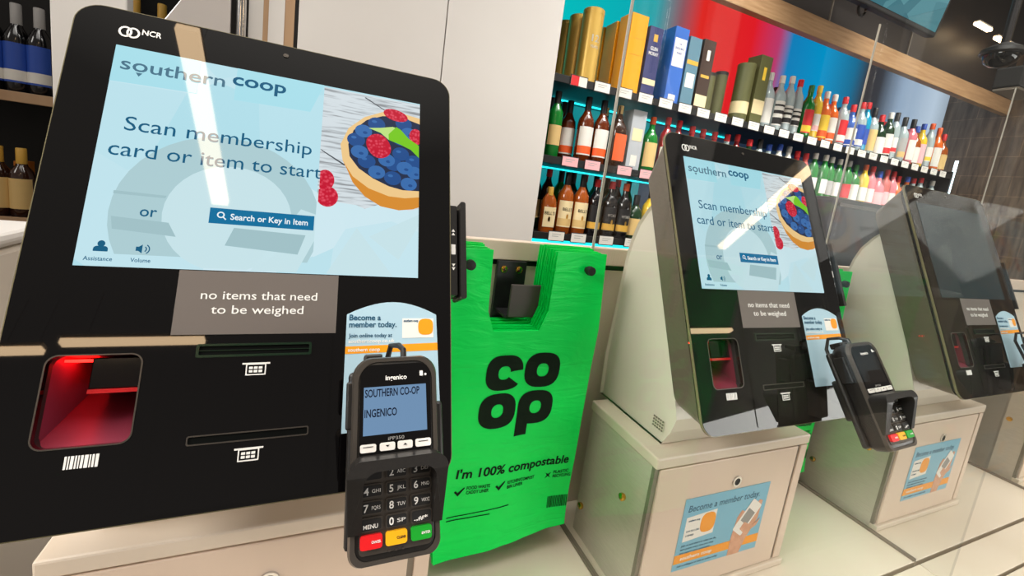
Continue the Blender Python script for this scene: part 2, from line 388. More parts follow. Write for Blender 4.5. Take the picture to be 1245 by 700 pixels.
mk('panel', box(NB(), -1.10, 2.2, .004, .02, .001, .606), M_WHITE, t)

def divider(i, label):
    xg = (D1, D2 + .008, D3)[i] - .0154
    t = empty('glass_divider', label, 'glass screen', (xg, .366, ZW), 'glass dividers between checkouts')
    mk('pane', box(NB(), -.003, .003, -.66, -.002, .002, 1.336), M_GLASS, t)
    mk('polished_edge', box(NB(), -.0032, .0032, -.002, 0, .002, 1.336), M_PANEEDGE, t)
    mk('bottom_channel', box(NB(), -.005, .005, -.376, 0, .0005, .006), M_TRIM, t)
    for (yy, zz) in ((.259, .092), (.139, .208)):
        b = NB(); lathe(b, [(.0, -.004), (.006, -.004), (.0075, -.001), (.0075, .0035), (.005, .005), (0, .005)], 14)
        b.transform(Matrix.Translation((.004, yy - .366, zz)) @ Matrix.Rotation(-math.pi / 2, 4, 'Y'))
        mk('brass_stud', b, M_BRASS, t, smooth=True)
divider(0, 'clear glass divider between the green bags and the second checkout')
divider(1, 'clear glass divider on the left of the third checkout')
divider(2, 'clear glass divider at the right edge beside the fourth cabinet')

# ------------------------------------------------------------------ base cabinets
def frameXZ(x=0, y=0, z=0):      # drawing plane facing the shopper: X right, Y up -> Z, Z out -> -Y
    return Matrix(((1, 0, 0, x), (0, 0, -1, y), (0, 1, 0, z), (0, 0, 0, 1)))
def base_cabinet(label):
    t = empty('base_cabinet', label, 'cabinet', (0, 0, ZW), 'checkout base cabinets')
    H = BZT - ZW
    mk('carcass', box(NB(), BXL + .003, BXR - .003, BYF + .010, BYB, .0005, H - .022, .001), M_GREYSIDE, t)
    mk('top_slab', box(NB(), BXL, BXR, BYF, BYB + .004, H - .022, H, .003), M_WHITE, t)
    mk('left_edge_strip', box(NB(), BXL + .001, BXL + .011, BYF + .004, BYF + .012, .012, H - .022), M_TRIM, t)
    d = mk('door', box(NB(), BXL + .012, BXR - .034, BYF, BYF + .012, .016, H - .024, .0015), M_DOOR, t)
    b = NB(); prism(b, ell(.225, .243, .0115, .0115, 20), 0, .003, [ell(.225, .243, .0078, .0078, 16)])
    mk('lock_ring', b, M_CHROME, d, frameXZ(0, BYF, 0), True)
    b = NB(); prism(b, ell(.225, .243, .0078, .0078, 16), 0, .0012); mk('keyhole', b, M_MATTEBLACK, d, frameXZ(0, BYF, 0))
    b = NB(); box(b, BXR - .024, BXR - .002, BYF + .001, BYF + .012, .016, H - .024, .001)
    mk('frame_strip', b, M_DOOR, t)
    b = NB(); box(b, BXR - .034, BXR - .024, BYF + .004, BYF + .012, .016, H - .024); mk('groove', b, M_TRIM, t)
    mk('plinth', box(NB(), BXL, BXR, BYF - .006, BYF + .012, .0006, .015, .002), M_WHITE, t)
    return t
def poster(cab, label):
    """blue membership poster stuck on the cabinet door"""
    t = empty('poster', label, 'poster', (0, BYF - .0004, ZW), 'membership posters on cabinets')
    F = frameXZ(0, 0, 0); X0, X1, Z0, Z1 = .095, .333, .0645, .2245
    b = NB(); prism(b, [(X0, Z0), (X1, Z0), (X1, Z1), (X0, Z1)], 0, .0005); mk('sheet', b, M_POSTER, t, F)
    mk('headline', text_bm('Become a member today.', X0 + .012, Z1 - .030, .0145, .200, .0, z=.0007, slant=.12), M_BTXT, t, F)
    b = NB(); prism(b, [(X0 + .012, Z1 - .096), (X0 + .092, Z1 - .090), (X0 + .092, Z1 - .036), (X0 + .012, Z1 - .042)], .0005, .0009)
    card = mk('membership_card', b, M_CARD, t, F)
    b = NB(); prism(b, ell(X0 + .072, Z1 - .062, .020, .022, 22, 2.8), .0009, .0012); mk('card_artwork', b, M_ORANGE, card, F)
    mk('card_lettering', merge(text_bm('southern coop', X0 + .018, Z1 - .052, .0045, .030, .03, z=.0011), text_bm('6344 0012 5580', X0 + .017, Z1 - .075, .004, .034, .0, z=.0011), text_bm('A MEMBER', X0 + .017, Z1 - .085, .004, .022, .0, z=.0011)), M_BTXT, card, F)
    lines = ['Join us and share in what we do,', 'earn points every time you shop', 'and support your community.']
    mk('small_lettering', merge(*[text_bm(s, X0 + .012, Z1 - .107 - .0082 * i, .0042, .095 - .006 * i, .02, z=.0007) for i, s in enumerate(lines)], text_bm('Ask a colleague or visit us online today', X0 + .012, Z0 + .007, .0038, .11, .02, z=.0007)), M_BTXT, t, F)
    b = NB(); prism(b, [(X0, Z0 + .016), (X1, Z0 + .016), (X1, Z0 + .036), (X0, Z0 + .036)], .0005, .0008); bar = mk('orange_band', b, M_ORANGE, t, F)
    mk('band_lettering', text_bm('southern coop', X0 + .016, Z0 + .0225, .008, .085, .02, z=.0010), M_WTXT, bar, F)
    b = NB(); prism(b, [(X0 + .152, Z0), (X0 + .186, Z0), (X0 + .196, Z0 + .03), (X0 + .222, Z0 + .075), (X0 + .226, Z0 + .118), (X0 + .216, Z0 + .122), (X0 + .20, Z0 + .09), (X0 + .168, Z0 + .105), (X0 + .158, Z0 + .09), (X0 + .152, Z0 + .045)], .0006, .0010)
    h = mk('printed_hand', b, M_SKIN, t, F)
    b = NB(); prism(b, rr(-.018, -.040, .018, .040, .004), .0010, .0014); b.transform(Matrix.Translation((X0 + .188, Z0 + .085, 0)) @ Matrix.Rotation(-.62, 4, 'Z'))
    mk('printed_phone', b, M_CARD, h, F)
    b = NB(); prism(b, rr(-.013, -.014, .013, .018, .001), .0014, .0016); b.transform(Matrix.Translation((X0 + .188, Z0 + .085, 0)) @ Matrix.Rotation(-.62, 4, 'Z'))
    mk('phone_screen', b, M_GTXT, h, F)
    b = NB(); prism(b, [(.188 - .006, .075), (.188 + .02, .062), (.23, .075), (.222, .06), (.19, .045), (.172, .06)], .0014, .0018); b.transform(Matrix.Translation((X0, Z0, 0)))
    mk('printed_thumb', b, M_SKIN, h, F)
    return t
cab = base_cabinet('cream base cabinet under the first checkout, leftmost and partly out of frame')
cabs = [cab]
for k, lab in ((1, 'cream base cabinet with blue poster under the second checkout'), (2, 'cream base cabinet with blue poster under the third checkout'), (3, 'grey sided base cabinet at the right edge beyond the third checkout')):
    c = copy_tree(cab); c.location.x += OFF[k]; c['label'] = lab; cabs.append(c)
po = poster(None, 'blue membership poster on the cabinet under the second checkout'); po.location.x += D1
c = copy_tree(po); c.location.x = D2 + .002; c.location.z += .005; c['label'] = 'blue membership poster on the cabinet under the third checkout'

# ------------------------------------------------------------------ checkout kiosks
TH = .4222; W, H = .42, .5367
s_, c_ = math.sin(TH), math.cos(TH)
FACE = Matrix(((1, 0, 0, 0), (0, s_, -c_, 0), (0, c_, s_, 0), (0, 0, 0, 1)))
SU0, SU1, SV0, SV1 = .0391, .3772, .2398, .4906
def flat(name, m, par, outer, z0, z1, holes=()): return mk(name, prism(NB(), outer, z0, z1, holes), m, par, FACE)
def lab(name, m, par, *bms): return mk(name, merge(*bms), m, par, FACE)
def clip(poly, xmax=SU1 - .0002):
    out = []
    for i, p in enumerate(poly):
        q = poly[(i + 1) % len(poly)]
        if p[0] <= xmax: out.append(p)
        if (p[0] <= xmax) != (q[0] <= xmax):
            f = (xmax - p[0]) / (q[0] - p[0]); out.append((xmax, p[1] + f * (q[1] - p[1])))
    return out
def screen_content(sc):
    z = .0008; dz = .00012
    def lay(name, m, polys, lvl):
        for p in polys:
            p = clip(p)
            if len(p) > 2: mk(name, prism(NB(), p, z + lvl * dz, z + lvl * dz + .00006), m, sc, FACE)
    lay('header_band', M_HDR, [[(SU0, .4455), (.118, .4475), (.118, SV1), (SU0, SV1)], [(.155, .4475), (.238, .449), (.252, SV1), (.155, SV1)]], 1)
    lay('large_circle', M_CIRC, [[p for p in ell(.158, .298, .0995, .0995, 40) if p[1] >= SV0 + .0005]], 1)
    lay('pale_circle', M_CIRC2, [[p for p in ell(.165, .300, .062, .062, 36) if p[1] >= SV0 + .0005], [(.19, SV0 + .001), (.236, SV0 + .001), (.265, .309), (.236, .318)]], 2)
    lay('grey_band', M_BAND, [[(.0640, .2790), (.118, .2745), (.110, .2895), (.0615, .2925)], [(.060, .317), (.104, .3165), (.105, .3195), (.0600, .3205)], [(.163, .268), (.236, .262), (.243, .286), (.170, .289)]], 3)
    ph = lay('plank_photo', M_WOODPIC, [[(.2525, .322), (.300, .322), (.340, .3405), (SU1, .322), (SU1, .4885), (.2525, .488)]], 3)
    lay('photo_fade', M_SCREEN, [[(.2525, SV0 + .001), (SU1, SV0 + .001), (SU1, .333), (.33, .318), (.298, .330), (.2525, .333)]], 4)
    lay('light_facet', M_CIRC2, [[(.268, SV0 + .001), (.300, .300), (.345, SV0 + .001)], [(.315, .29), (.352, .262), (SU1, .31), (SU1, .325)]], 5)
    lay('plank_gap', M_PLANKGAP, [[(.2525, .4000), (.2545, .3975), (.2819, .381), (.2819, .3835)], [(.3024, .4836), (.3303, .4690), (.3303, .4702), (.304, .4845)]], 4)
    RO = [(.3264, .4669), (.3035, .4546), (.2843, .4347), (.2757, .4103), (.2792, .3885), (.2850, .3770)]
    BT = [(.2925, .3601), (.3077, .3429), (.3279, .3316), (.3508, .3285), (.369, .3318), (.3775, .3355)]
    lay('bowl', M_BOWL, [RO + BT + [(.3775, .462), (.35, .470)]], 5)
    rim_out = [(.3264, .4669), (.3035, .4546), (.2843, .4347), (.2757, .4103), (.2792, .3885), (.2921, .3683), (.3122, .3544), (.3375, .3465), (.3582, .3461), (.3774, .3497)]
    rim_in = [(.3266, .4608), (.3062, .4507), (.2906, .433), (.2849, .4118), (.2873, .3953), (.2989, .3803), (.3167, .3689), (.3372, .3604), (.3554, .3571), (.3773, .3583)]
    lay('bowl_rim', M_RIM, [rim_out + [(.3774, .467), (.35, .4705)]], 6)
    lay('bowl_inside', M_INBOWL, [rim_in + [(.3773, .458), (.35, .4645)]], 7)
    bl = [(.2943, .4198), (.2992, .4035), (.3084, .3916), (.3214, .378), (.342, .3724), (.3632, .3666), (.3429, .3926), (.3336, .397), (.3518, .4087), (.3575, .389), (.3694, .3996), (.371, .3837), (.3192, .4473), (.303, .4339), (.3549, .4543), (.362, .4404), (.3513, .4309)]
    lay('blueberry', M_BERRY, [ell(x, y, .0112, .0098, 18) for x, y in bl[0::2]], 8)
    lay('blueberry', M_BERRY2, [ell(x, y, .0108, .0092, 18) for x, y in bl[1::2]], 9)
    lay('blueberry_crown', M_BERRY2, [ell(x - .003, y + .003, .0034, .0020, 12) for x, y in bl[0::2]], 10)
    lay('blueberry_crown', M_BERRY, [ell(x + .002, y - .002, .0030, .0020, 12) for x, y in bl[1::2]], 10)
    lay('raspberry', M_RASP, [ell(.3228, .4155, .0150, .0175, 22, 2.2, .5), ell(.3439, .4650, .0165, .0085, 22, 2, -.15), ell(.3717, .4376, .009, .012, 18)], 11)
    lay('loose_raspberry', M_RASP, [[p for p in ell(.2605, .3590, .0105, .0135, 20) if p[0] > .2527], [p for p in ell(.2640, .3375, .0125, .0135, 20) if p[0] > .2527]], 8)
    lay('mint_leaf', M_LEAF2, [[(.3092, .4394), (.3245, .4424), (.3402, .4469), (.351, .4444), (.3354, .4266), (.3248, .435)]], 12)
    lay('mint_leaf', M_LEAF, [[(.335, .435), (.345, .4475), (.351, .4444), (.3621, .4329), (.376, .4247), (.3762, .4066), (.3651, .4168), (.3515, .422), (.3354, .4266)]], 13)
    zt = z + 6 * dz
    b1 = text_bm('southern', .0462, .4617, .0155, .098, .012, z=zt)
    prism(b1, [(.0604, .4600), (.0665, .4600), (.0634, .4555)], zt, zt + .0001)
    lab('brand_lettering', M_SGREY, sc, b1)
    lab('brand_lettering', M_SBLUE, sc, text_bm('coop', .1515, .4675, .0160, .0575, .028, z=zt))
    lab('prompt_lettering', M_SBLUE, sc, text_bm('Scan membership', .0590, .3895, .0165, .184, .0, z=zt), text_bm('card or item to start', .0495, .3595, .0165, .206, .0, z=zt))
    lab('or_lettering', M_SBLUE, sc, text_bm('or', .0845, .2945, .0115, .0145, .012, z=zt))
    btn = flat('search_button', M_BTN, sc, [(.1455, .2925), (.2512, .2925), (.2512, .3105), (.1455, .3105)], zt, zt + .0001)
    ic = prism(NB(), ell(.1562, .3028, .0037, .0037, 16), zt + .0002, zt + .0003, [ell(.1562, .3028, .0024, .0024, 14)])
    prism(ic, [(.1583, .2998), (.1592, .3007), (.1618, .2981), (.1609, .2972)], zt + .0002, zt + .0003)
    mk('search_lettering', merge(ic, text_bm('Search or Key in Item', .1655, .2982, .0068, .079, .022, z=zt + .0003)), M_SWHITE, btn, FACE)
    ic = prism(NB(), ell(.0583, .2628, .0031, .0034, 14), zt, zt + .0001); prism(ic, rr(.0525, .2548, .0641, .2603, (.0005, .0005, .003, .003)), zt, zt + .0001)
    lab('assistance_icon', M_SBLUE, sc, ic, text_bm('Assistance', .0575, .2452, .0042, .0225, .01, 'C', zt))
    ic = prism(NB(), [(.0862, .2570), (.0885, .2570), (.0915, .2545), (.0915, .2640), (.0885, .2615), (.0862, .2615)], zt, zt + .0001)
    for r_ in (.0035, .006):
        a = [(.092 + r_ * math.cos(t), .2592 + r_ * math.sin(t)) for t in [(-55 + 11 * i) * math.pi / 180 for i in range(11)]]
        a2 = [(.092 + (r_ - .001) * math.cos(t), .2592 + (r_ - .001) * math.sin(t)) for t in [(55 - 11 * i) * math.pi / 180 for i in range(11)]]
        prism(ic, a + a2, zt, zt + .0001)
    lab('volume_icon', M_SBLUE, sc, ic, text_bm('Volume', .0915, .2452, .0042, .0165, .01, 'C', zt))

def kiosk(label):
    t = empty('self_checkout', label, 'self checkout', (0, 0, 0), 'self-checkout kiosks')
    # white cheeks
    prof = [(.125, BZT + .0005), (.108, -.062), (.100, -.032), (.246, .362), (.262, .358), (.279, .341), (.301, .309), (.314, .272), (.321, .235), (.335, .0), (.331, BZT + .0005)]
    b = NB(); ring = lambda x, k=0: [(x, y, z) for y, z in prof]
    loft(b, [[(.051, .22 + (y - .22) * .97, .1 + (z - .1) * .985) for y, z in prof], ring(.045), ring(.375), [(.369, .22 + (y - .22) * .97, .1 + (z - .1) * .985) for y, z in prof]])
    for v in b.verts:
        if v.co.z < BZT + .004: v.co.z = BZT + .0005
    body = mk('body', b, M_SHELLW, t)
    b = NB()
    for i in range(5):
        for j in range(4):
            y, z = .128 + i * .006, -.052 - j * .006
            lathe(b, [(0, -.0006), (.0016, -.0006), (.0016, .0006), (0, .0006)], 6); 
            for v in b.verts[-24:] if False else []: pass
    b.free(); b = NB()
    for i in range(5):
        for j in range(4):
            box(b, .0436, .0455, .128 + i * .006, .131 + i * .006, -.052 - j * .006 - .003, -.052 - j * .006)
    mk('speaker_grille', b, M_TRIM, body)
    # dark tapered shell behind the glass
    b = NB(); N = 6
    o0 = rr(.006, .006, W - .006, H - .006, .026, N); o1 = rr(.034, .030, W - .034, H - .036, .03, N)
    o2 = rr(.014, .012, W - .014, H - .014, .028, N)
    loft(b, [[FACE @ Vector((x, y, w)) for x, y in o] for o, w in ((o0, -.014), (o2, -.036), (o1, -.092))], True, False)
    mk('rear_shell', b, M_SHELL, t, smooth=True)
    HU0, HU1, HV0, HV1 = .0342, .1051, .0712, .1528
    hole = rr(HU0, HV0, HU1, HV1, .009)
    flat('shadow_gap', M_MATTEBLACK, t, rr(.010, .010, W - .010, H - .010, .022), -.0142, -.0062, [hole])
    flat('front_glass', M_BLACKGLASS, t, rr(0, 0, W, H, .024, 8), -.006, 0, [hole])
    flat('glass_rim', M_GLASSEDGE, t, rr(-.0012, -.0012, W + .0012, H + .0012, .025, 8), -.0055, -.0008, [rr(.0001, .0001, W - .0001, H - .0001, .0239, 8)])
    sc = flat('display', M_SCREEN, t, [(SU0, SV0), (SU1, SV0), (SU1, SV1), (SU0, SV1)], .0002, .0006)
    screen_content(sc)
    # camera lens, maker's mark
    b = NB(); prism(b, rr(.2022, .5200, .2082, .5250, .0024), .0, .0012); cm = mk('camera_lens', b, M_GUN, t, FACE)
    ic = NB()
    for cx in (.0445, .0515): prism(ic, ell(cx, .5095, .0062, .0068, 22), .0002, .0006, [ell(cx, .5095, .0042, .0048, 20)])
    mk('maker_mark', merge(ic, text_bm('NCR', .0592, .5098, .0068, .0182, .03, z=.0004)), M_WTXT, t, FACE)
    # notice
    nz = flat('notice', M_NOTICE, t, [(.1254, .1711), (.2821, .1711), (.2821, .2389), (.1254, .2389)], .0002, .0008)
    mk('notice_lettering', merge(text_bm('no items that need', .2035, .2085, .0090, .113, .006, 'C', .0011), text_bm('to be weighed', .2020, .1930, .0090, .089, .006, 'C', .0011)), M_WTXT, nz, FACE)
    # scanner well
    dpt = -.075
    b = NB()
    q0 = [(HU0 - .001, HV0 - .001), (HU1 + .001, HV0 - .001), (HU1 + .001, HV1 + .001), (HU0 - .001, HV1 + .001)]
    q1 = [(HU0 + .010, HV0 + .046), (HU1 - .001, HV0 + .046), (HU1 - .001, HV1 - .003), (HU0 + .010, HV1 - .003)]
    loft(b, [[(x, y, -.0065) for x, y in q0], [(x, y, dpt) for x, y in q1]], cap=False); b.faces.new(list(b.verts)[4:8])
    well = mk('scanner_well', b, M_RECESS, t, FACE)
    b = NB(); box(b, HU0 + .026, HU1 + .0005, HV0 + .050, HV1 - .002, dpt + .002, -.020, .001); mk('scanner_window', b, M_DARKGLASS, well, FACE)
    b = NB(); box(b, HU0 + .026, HU1 + .0005, HV0 + .0455, HV0 + .0495, dpt + .002, -.019); mk('window_lip', b, M_REDLITLIP, well, FACE)
    b = NB(); box(b, HU0 + .004, HU0 + .022, HV1 - .0055, HV1 - .0030, -.045, -.022); mk('red_light', b, M_REDLED, well, FACE)
    flat('well_rim', M_GUN, t, rr(HU0 - .0012, HV0 - .0012, HU1 + .0012, HV1 + .0012, .010), .0001, .0007, [hole])
    b = NB(); xx = .0600
    for wd_ in (.0016, .0010, .0022, .0012, .0010, .0018, .0026, .0010, .0016, .0022):
        box(b, xx, xx + wd_, .0525, .0635, .0002, .0006); xx += wd_ + .0009
    mk('barcode_icon', b, M_WTXT, t, FACE)
    # printer module with two slots
    pm = flat('printer_panel', M_BLACKGLASS, t, rr(.1225, .004, .2785, .1690, .003), .0003, .0012)
    up_ = flat('receipt_slot', M_SLOTGREEN, pm, rr(.1492, .1475, .2576, .1613, .002), .0012, .0030, [rr(.1518, .1500, .2550, .1590, .001)])
    flat('slot_mouth', M_SLOT, up_, rr(.1515, .1497, .2553, .1593, .001), .0012, .0014)
    box_ = NB(); box(box_, .1518, .2550, .1540, .1547, .0014, .0022); mk('slot_blade', box_, M_SLOTGREEN, up_, FACE)
    lo_ = flat('coupon_slot', M_GUN, pm, rr(.1502, .0625, .2599, .0718, .002), .0012, .0022, [rr(.1514, .0637, .2587, .0706, .0015)])
    flat('slot_mouth', M_SLOT, lo_, rr(.1512, .0635, .2589, .0708, .0015), .0012, .0013)
    for (cx, cy) in ((.2046, .1345), (.2050, .0495)):
        ic = NB()
        prism(ic, [(cx - .013, cy + .0045), (cx + .013, cy + .0045), (cx + .013, cy + .0062), (cx - .013, cy + .0062)], .0013, .0017)
        prism(ic, rr(cx - .0095, cy - .0068, cx + .0095, cy + .0046, .0006), .0013, .0017, [rr(cx - .0083, cy - .0056, cx + .0083, cy + .0040, .0004)])
        for k in range(3):
            for j in range(2): prism(ic, rr(cx - .0065 + k * .0045, cy - .004 + j * .0036, cx - .0030 + k * .0045, cy - .0015 + j * .0036, .0003), .0013, .0017)
        mk('receipt_icon', ic, M_WTXT, pm, FACE)
    # membership sticker
    sx0, sx1, st, sb = .2935, .4010, .1925, .060
    arch = [(sx0, sb), (sx1 + .006, sb), (sx1, st)] + [(sx1 + (sx0 - sx1) * i / 14, st + .0155 * math.sin(math.pi * i / 14) ** .9) for i in range(1, 14)] + [(sx0, st)]
    stk = flat('membership_sticker', M_STICKER, t, arch, .0002, .0008)
    mk('sticker_lettering', merge(text_bm('Become a', .2965, .1858, .0066, .036, .03, z=.0010), text_bm('member today.', .2965, .1775, .0066, .055, .03, z=.0010), text_bm('Join online today at', .2965, .1655, .0046, .050, .02, z=.0010)), M_BTXT, stk, FACE)
    mk('sticker_lettering', text_bm('southerncoop.co.uk', .2965, .1592, .0042, .053, .02, z=.0010), M_WTXT, stk, FACE)
    b = NB(); prism(b, [(.2935, .1468), (.4030, .1482), (.4025, .1575), (.2935, .1552)], .0008, .0010); ob = mk('orange_band', b, M_ORANGE, stk, FACE)
    mk('band_lettering', text_bm('southern coop', .2965, .1492, .0042, .036, .02, z=.0012), M_WTXT, ob, FACE)
    b = NB(); prism(b, [(.3585, .1640), (.3975, .1640), (.3975, .1880), (.3585, .1880)], .0008, .0011); cdn = mk('membership_card', b, M_CARD, stk, FACE)
    b = NB(); prism(b, ell(.3875, .1775, .0095, .0100, 20, 3), .0011, .0013); mk('card_artwork', b, M_ORANGE, cdn, FACE)
    mk('card_lettering', text_bm('southern coop', .3600, .1836, .003, .018, .05, z=.0012), M_BTXT, cdn, FACE)
    # card swipe reader on the right edge
    b = NB(); prism(b, rr(W + .0005, .219, W + .0115, .345, .002), -.040, -.004); sw = mk('swipe_reader', b, M_PLAST, t, FACE)
    b = NB(); prism(b, rr(W + .0145, .214, W + .0225, .350, .003), -.040, .002); mk('reader_rail', b, M_PLAST, sw, FACE)
    b = NB(); prism(b, rr(W + .0100, .219, W + .0160, .345, .001), -.040, -.020); mk('reader_base', b, M_MATTEBLACK, sw, FACE)
    b = NB()
    for (cv, sg) in ((.302, 1), (.307, 1), (.262, -1), (.257, -1)):
        prism(b, [(W + .0035, cv), (W + .0085, cv), (W + .006, cv + .004 * sg)], -.004, -.0036)
    prism(b, rr(W + .0030, .275, W + .0090, .289, .0005), -.004, -.0036)
    mk('swipe_arrows', b, M_WTXT, sw, FACE)
    return t
K1 = kiosk('self checkout at left with the largest bright screen, nearest the camera')
K2 = copy_tree(K1); K2.location.x = D1; K2['label'] = 'second self checkout in the middle, with a paler bright screen'
K3 = copy_tree(K1); K3.location.x = D2; K3['label'] = 'third self checkout at the right with a dark dim screen'
for ch in list(K3.children):
    if ch.name.startswith('display'):
        for s in list(ch.children):
            for s2 in list(s.children): bpy.data.objects.remove(s2)
            bpy.data.objects.remove(s)
        me = ch.data.copy(); me.materials.clear(); me.materials.append(M_DARKSCREEN); ch.data = me

# ------------------------------------------------------------------ card terminals
def eulm(a, b, c):
    return (Matrix.Rotation(b, 3, 'Z') @ Matrix.Rotation(a, 3, 'X') @ Matrix.Rotation(c, 3, 'Y'))
def term_matrix(p0, a, b, c):
    E = eulm(a, b, c); A = Matrix(((1, 0, 0), (0, 0, -1), (0, 1, 0)))
    M = (E @ A).to_4x4(); M.translation = Vector(p0); return M
def terminal(label):
    t = empty('card_terminal', label, 'card terminal', (0, 0, 0), 'card payment terminals')
    TW, TT = .080, .168
    def part(n, bm, m, p=t, sm=False): return mk(n, bm, m, p, None, sm)
    # body: tapered, arched top
    def outline(g, top):
        o = rr(-g, -.006 - g, TW + g, top + g, (.010, .010, .016, .016), 6)
        return [(x, y + (.004 * (1 - ((x - TW / 2) / (TW / 2)) ** 2) if y > .1 else -.003 * (1 - ((x - TW / 2) / (TW / 2)) ** 2) if y < .01 else 0)) for x, y in o]
    b = NB(); rings = [(-.004, -.032), (.0, -.024), (.0012, -.010), (.0004, -.002), (-.003, 0)]
    loft(b, [[(x, y, w) for x, y in outline(g_, TT)] for g_, w in rings])
    body = part('body', b, M_PLAST, sm=True)
    b = NB(); o1 = outline(.0010, TT); o2 = outline(-.0045, TT)
    o1u = [(x, max(y, .083)) for x, y in o1]; 
    loft(b, [[(x, y, -.004) for x, y in o1], [(x, y, .0015) for x, y in outline(-.0006, TT)], [(x, y, .0012) for x, y in o2], [(x, y, -.004) for x, y in o2]], cap=False)
    part('gunmetal_bezel', b, M_GUN, body, True)
    gl_ = prism(NB(), rr(.0062, .0800, .0738, .1640, (.006, .006, .012, .012)), -.001, .0010); glass = part('window', gl_, M_BLACKGLASS)
    lcd = part('display', prism(NB(), [(.0096, .0993), (.0697, .0993), (.0692, .1430), (.0096, .1430)], .0010, .0013), M_LCD, glass)
    mk('display_lettering', merge(text_bm('SOUTHERN CO-OP', .0106, .1338, .0070, .0520, .03, z=.0016), text_bm('INGENICO', .0106, .1155, .0070, .0300, .03, z=.0016)), M_LCDINK, glass)
    mk('maker_lettering', text_bm('ingenico', .0400, .1488, .0046, .0205, .03, 'C', .0012), M_WTXT, glass)
    mk('model_lettering', text_bm('iPP350', .0400, .0935, .0030, .0150, .0, 'C', .0012), M_GTXT, glass)
    b = prism(NB(), rr(.0632, .1510, .0664, .1560, .0006), .0010, .0013); prism(b, ell(.0690, .1523, .0012, .0012, 8), .0010, .0013); mk('status_mark', b, M_WTXT, glass)
    for i, (a0, a1) in enumerate(((.0072, .0215), (.0248, .0388), (.0412, .0552), (.0580, .0728))):
        k = part('function_key', prism(NB(), rr(a0, .0848, a1, .0918, .0016, 3), .0006, .0030), M_CARD)
        cx = (a0 + a1) / 2
        b = NB()
        if i in (0, 3): box(b, cx - .0045, cx + .0045, .0893, .0899, .0030, .0033)
        else: prism(b, [(cx - .0018, .0880 if i == 2 else .0896), (cx + .0018, .0880 if i == 2 else .0896), (cx, .0897 if i == 2 else .0879)], .0030, .0033)
        mk('key_symbol', b, M_MATTEBLACK, k)
    # keypad bed and privacy hood
    part('keypad', prism(NB(), rr(.008, .0015, .072, .0760, .004), -.0005, .0012), M_GUN)
    b = NB()
    outer = rr(-.0012, .0180, TW + .0012, .0815, (.004, .004, .012, .012)); inner = rr(.0105, .0100, .0722, .0735, (.001, .001, .012, .012))
    # horseshoe wall: open at the bottom
    o_side = [(-.0014, .019), (.0100, .019), (.0108, .060)] + [(.0228 + .012 * math.cos(math.radians(a)), .0610 + .012 * math.sin(math.radians(a))) for a in range(180, 89, -15)] + [(.0602 + .012 * math.cos(math.radians(a)), .0610 + .012 * math.sin(math.radians(a))) for a in range(90, -1, -15)] + [(.0724, .019), (.0814, .019), (.0816, .070)] + [(.0700 + .012 * math.cos(math.radians(a)), .0700 + .0125 * math.sin(math.radians(a))) for a in range(15, 91, 15)] + [(.0100 + .012 * math.cos(math.radians(a)), .0700 + .0125 * math.sin(math.radians(a))) for a in range(90, 181, 15)]
    lo_, hi_ = [], []
    prism(b, o_side, 0, .020)
    for v in b.verts:
        if v.co.z > .01:
            f = max(0, min(1, (v.co.y - .019) / .05)); v.co.z = .004 + .025 * f ** .8
            v.co.x = .04 + (v.co.x - .04) * (1.0 + .05 * f); v.co.y -= .002 * f
    part('privacy_hood', b, M_PLAST)
    def key(cx, cy, s, sub=''):
        k = part('key', prism(NB(), rr(cx - .0098, cy - .0055, cx + .0098, cy + .0055, .0020, 3), .0010, .0034), M_GUN)
        mk('key_cap', prism(NB(), rr(cx - .0086, cy - .0044, cx + .0086, cy + .0044, .0014, 3), .0034, .0042), M_MATTEBLACK, k)
        ts = [text_bm(s, cx - .0068, cy - .0030, .0060 if len(s) == 1 else .0032, None if len(s) == 1 else .0125, .02, z=.0044)]
        if sub: ts.append(text_bm(sub, cx + .0002, cy - .0016, .0030, .0075, .0, z=.0044))
        mk('key_lettering', merge(*ts), M_WTXT, k)
    subs = {1: '', 2: 'ABC', 3: 'DEF', 4: 'GHI', 5: 'JKL', 6: 'MNO', 7: 'PQRS', 8: 'TUV', 9: 'WXYZ', 0: 'SP'}
    for r_ in range(3):
        for k in range(3):
            nme = r_ * 3 + k + 1; key(.0180 + .0222 * k, .0662 - .0136 * r_, str(nme), subs[nme])
    key(.0180, .0258, 'MENU'); key(.0402, .0258, '0', 'SP'); key(.0624, .0258, '.,#*')
    for cx, m, s in ((.0182, mat('red_key', (228, 24, 30), .35), 'CANCEL'), (.0398, mat('yellow_key', (250, 180, 20), .35), 'CLEAR'), (.0620, mat('green_key', (14, 160, 40), .35), 'ENTER')):
        k = part(m.name, prism(NB(), rr(cx - .0094, .0068, cx + .0094, .0180, .0024, 4), .0010, .0050), m)
        mk('key_lettering', text_bm(s, cx + .0002, .0112, .0020, .0080, .03, z=.0052), M_WTXT if 'yellow' not in m.name else M_MATTEBLACK, k)
    part('contactless_bumps', merge(*[prism(NB(), ell(.034 + .006 * i, .0022, .0012, .0009, 8), .0004, .0022) for i in range(3)]), M_GUN)
    # cradle and bracket to the kiosk
    b = NB(); box(b, -.006, .003, .105, .150, -.028, -.008, .002); box(b, .077, .088, .040, .125, -.030, -.010, .003); box(b, -.004, .084, -.002, .160, -.040, -.030, .004)
    cr_ = part('cradle', b, M_PLAST)
    b = NB(); box(b, .010, .028, .166, .176, -.034, -.012, .002); mk('cradle_clip', b, M_PLAST, cr_)
    part('mounting_arm', box(NB(), .026, .054, .040, .120, -.0885, -.040, .004), M_PLAST)
    tube_pts = [(.050, .165, -.020), (.050, .180, -.022), (.047, .186, -.034), (.040, .188, -.050), (.036, .170, -.058), (.038, .118, -.060)]
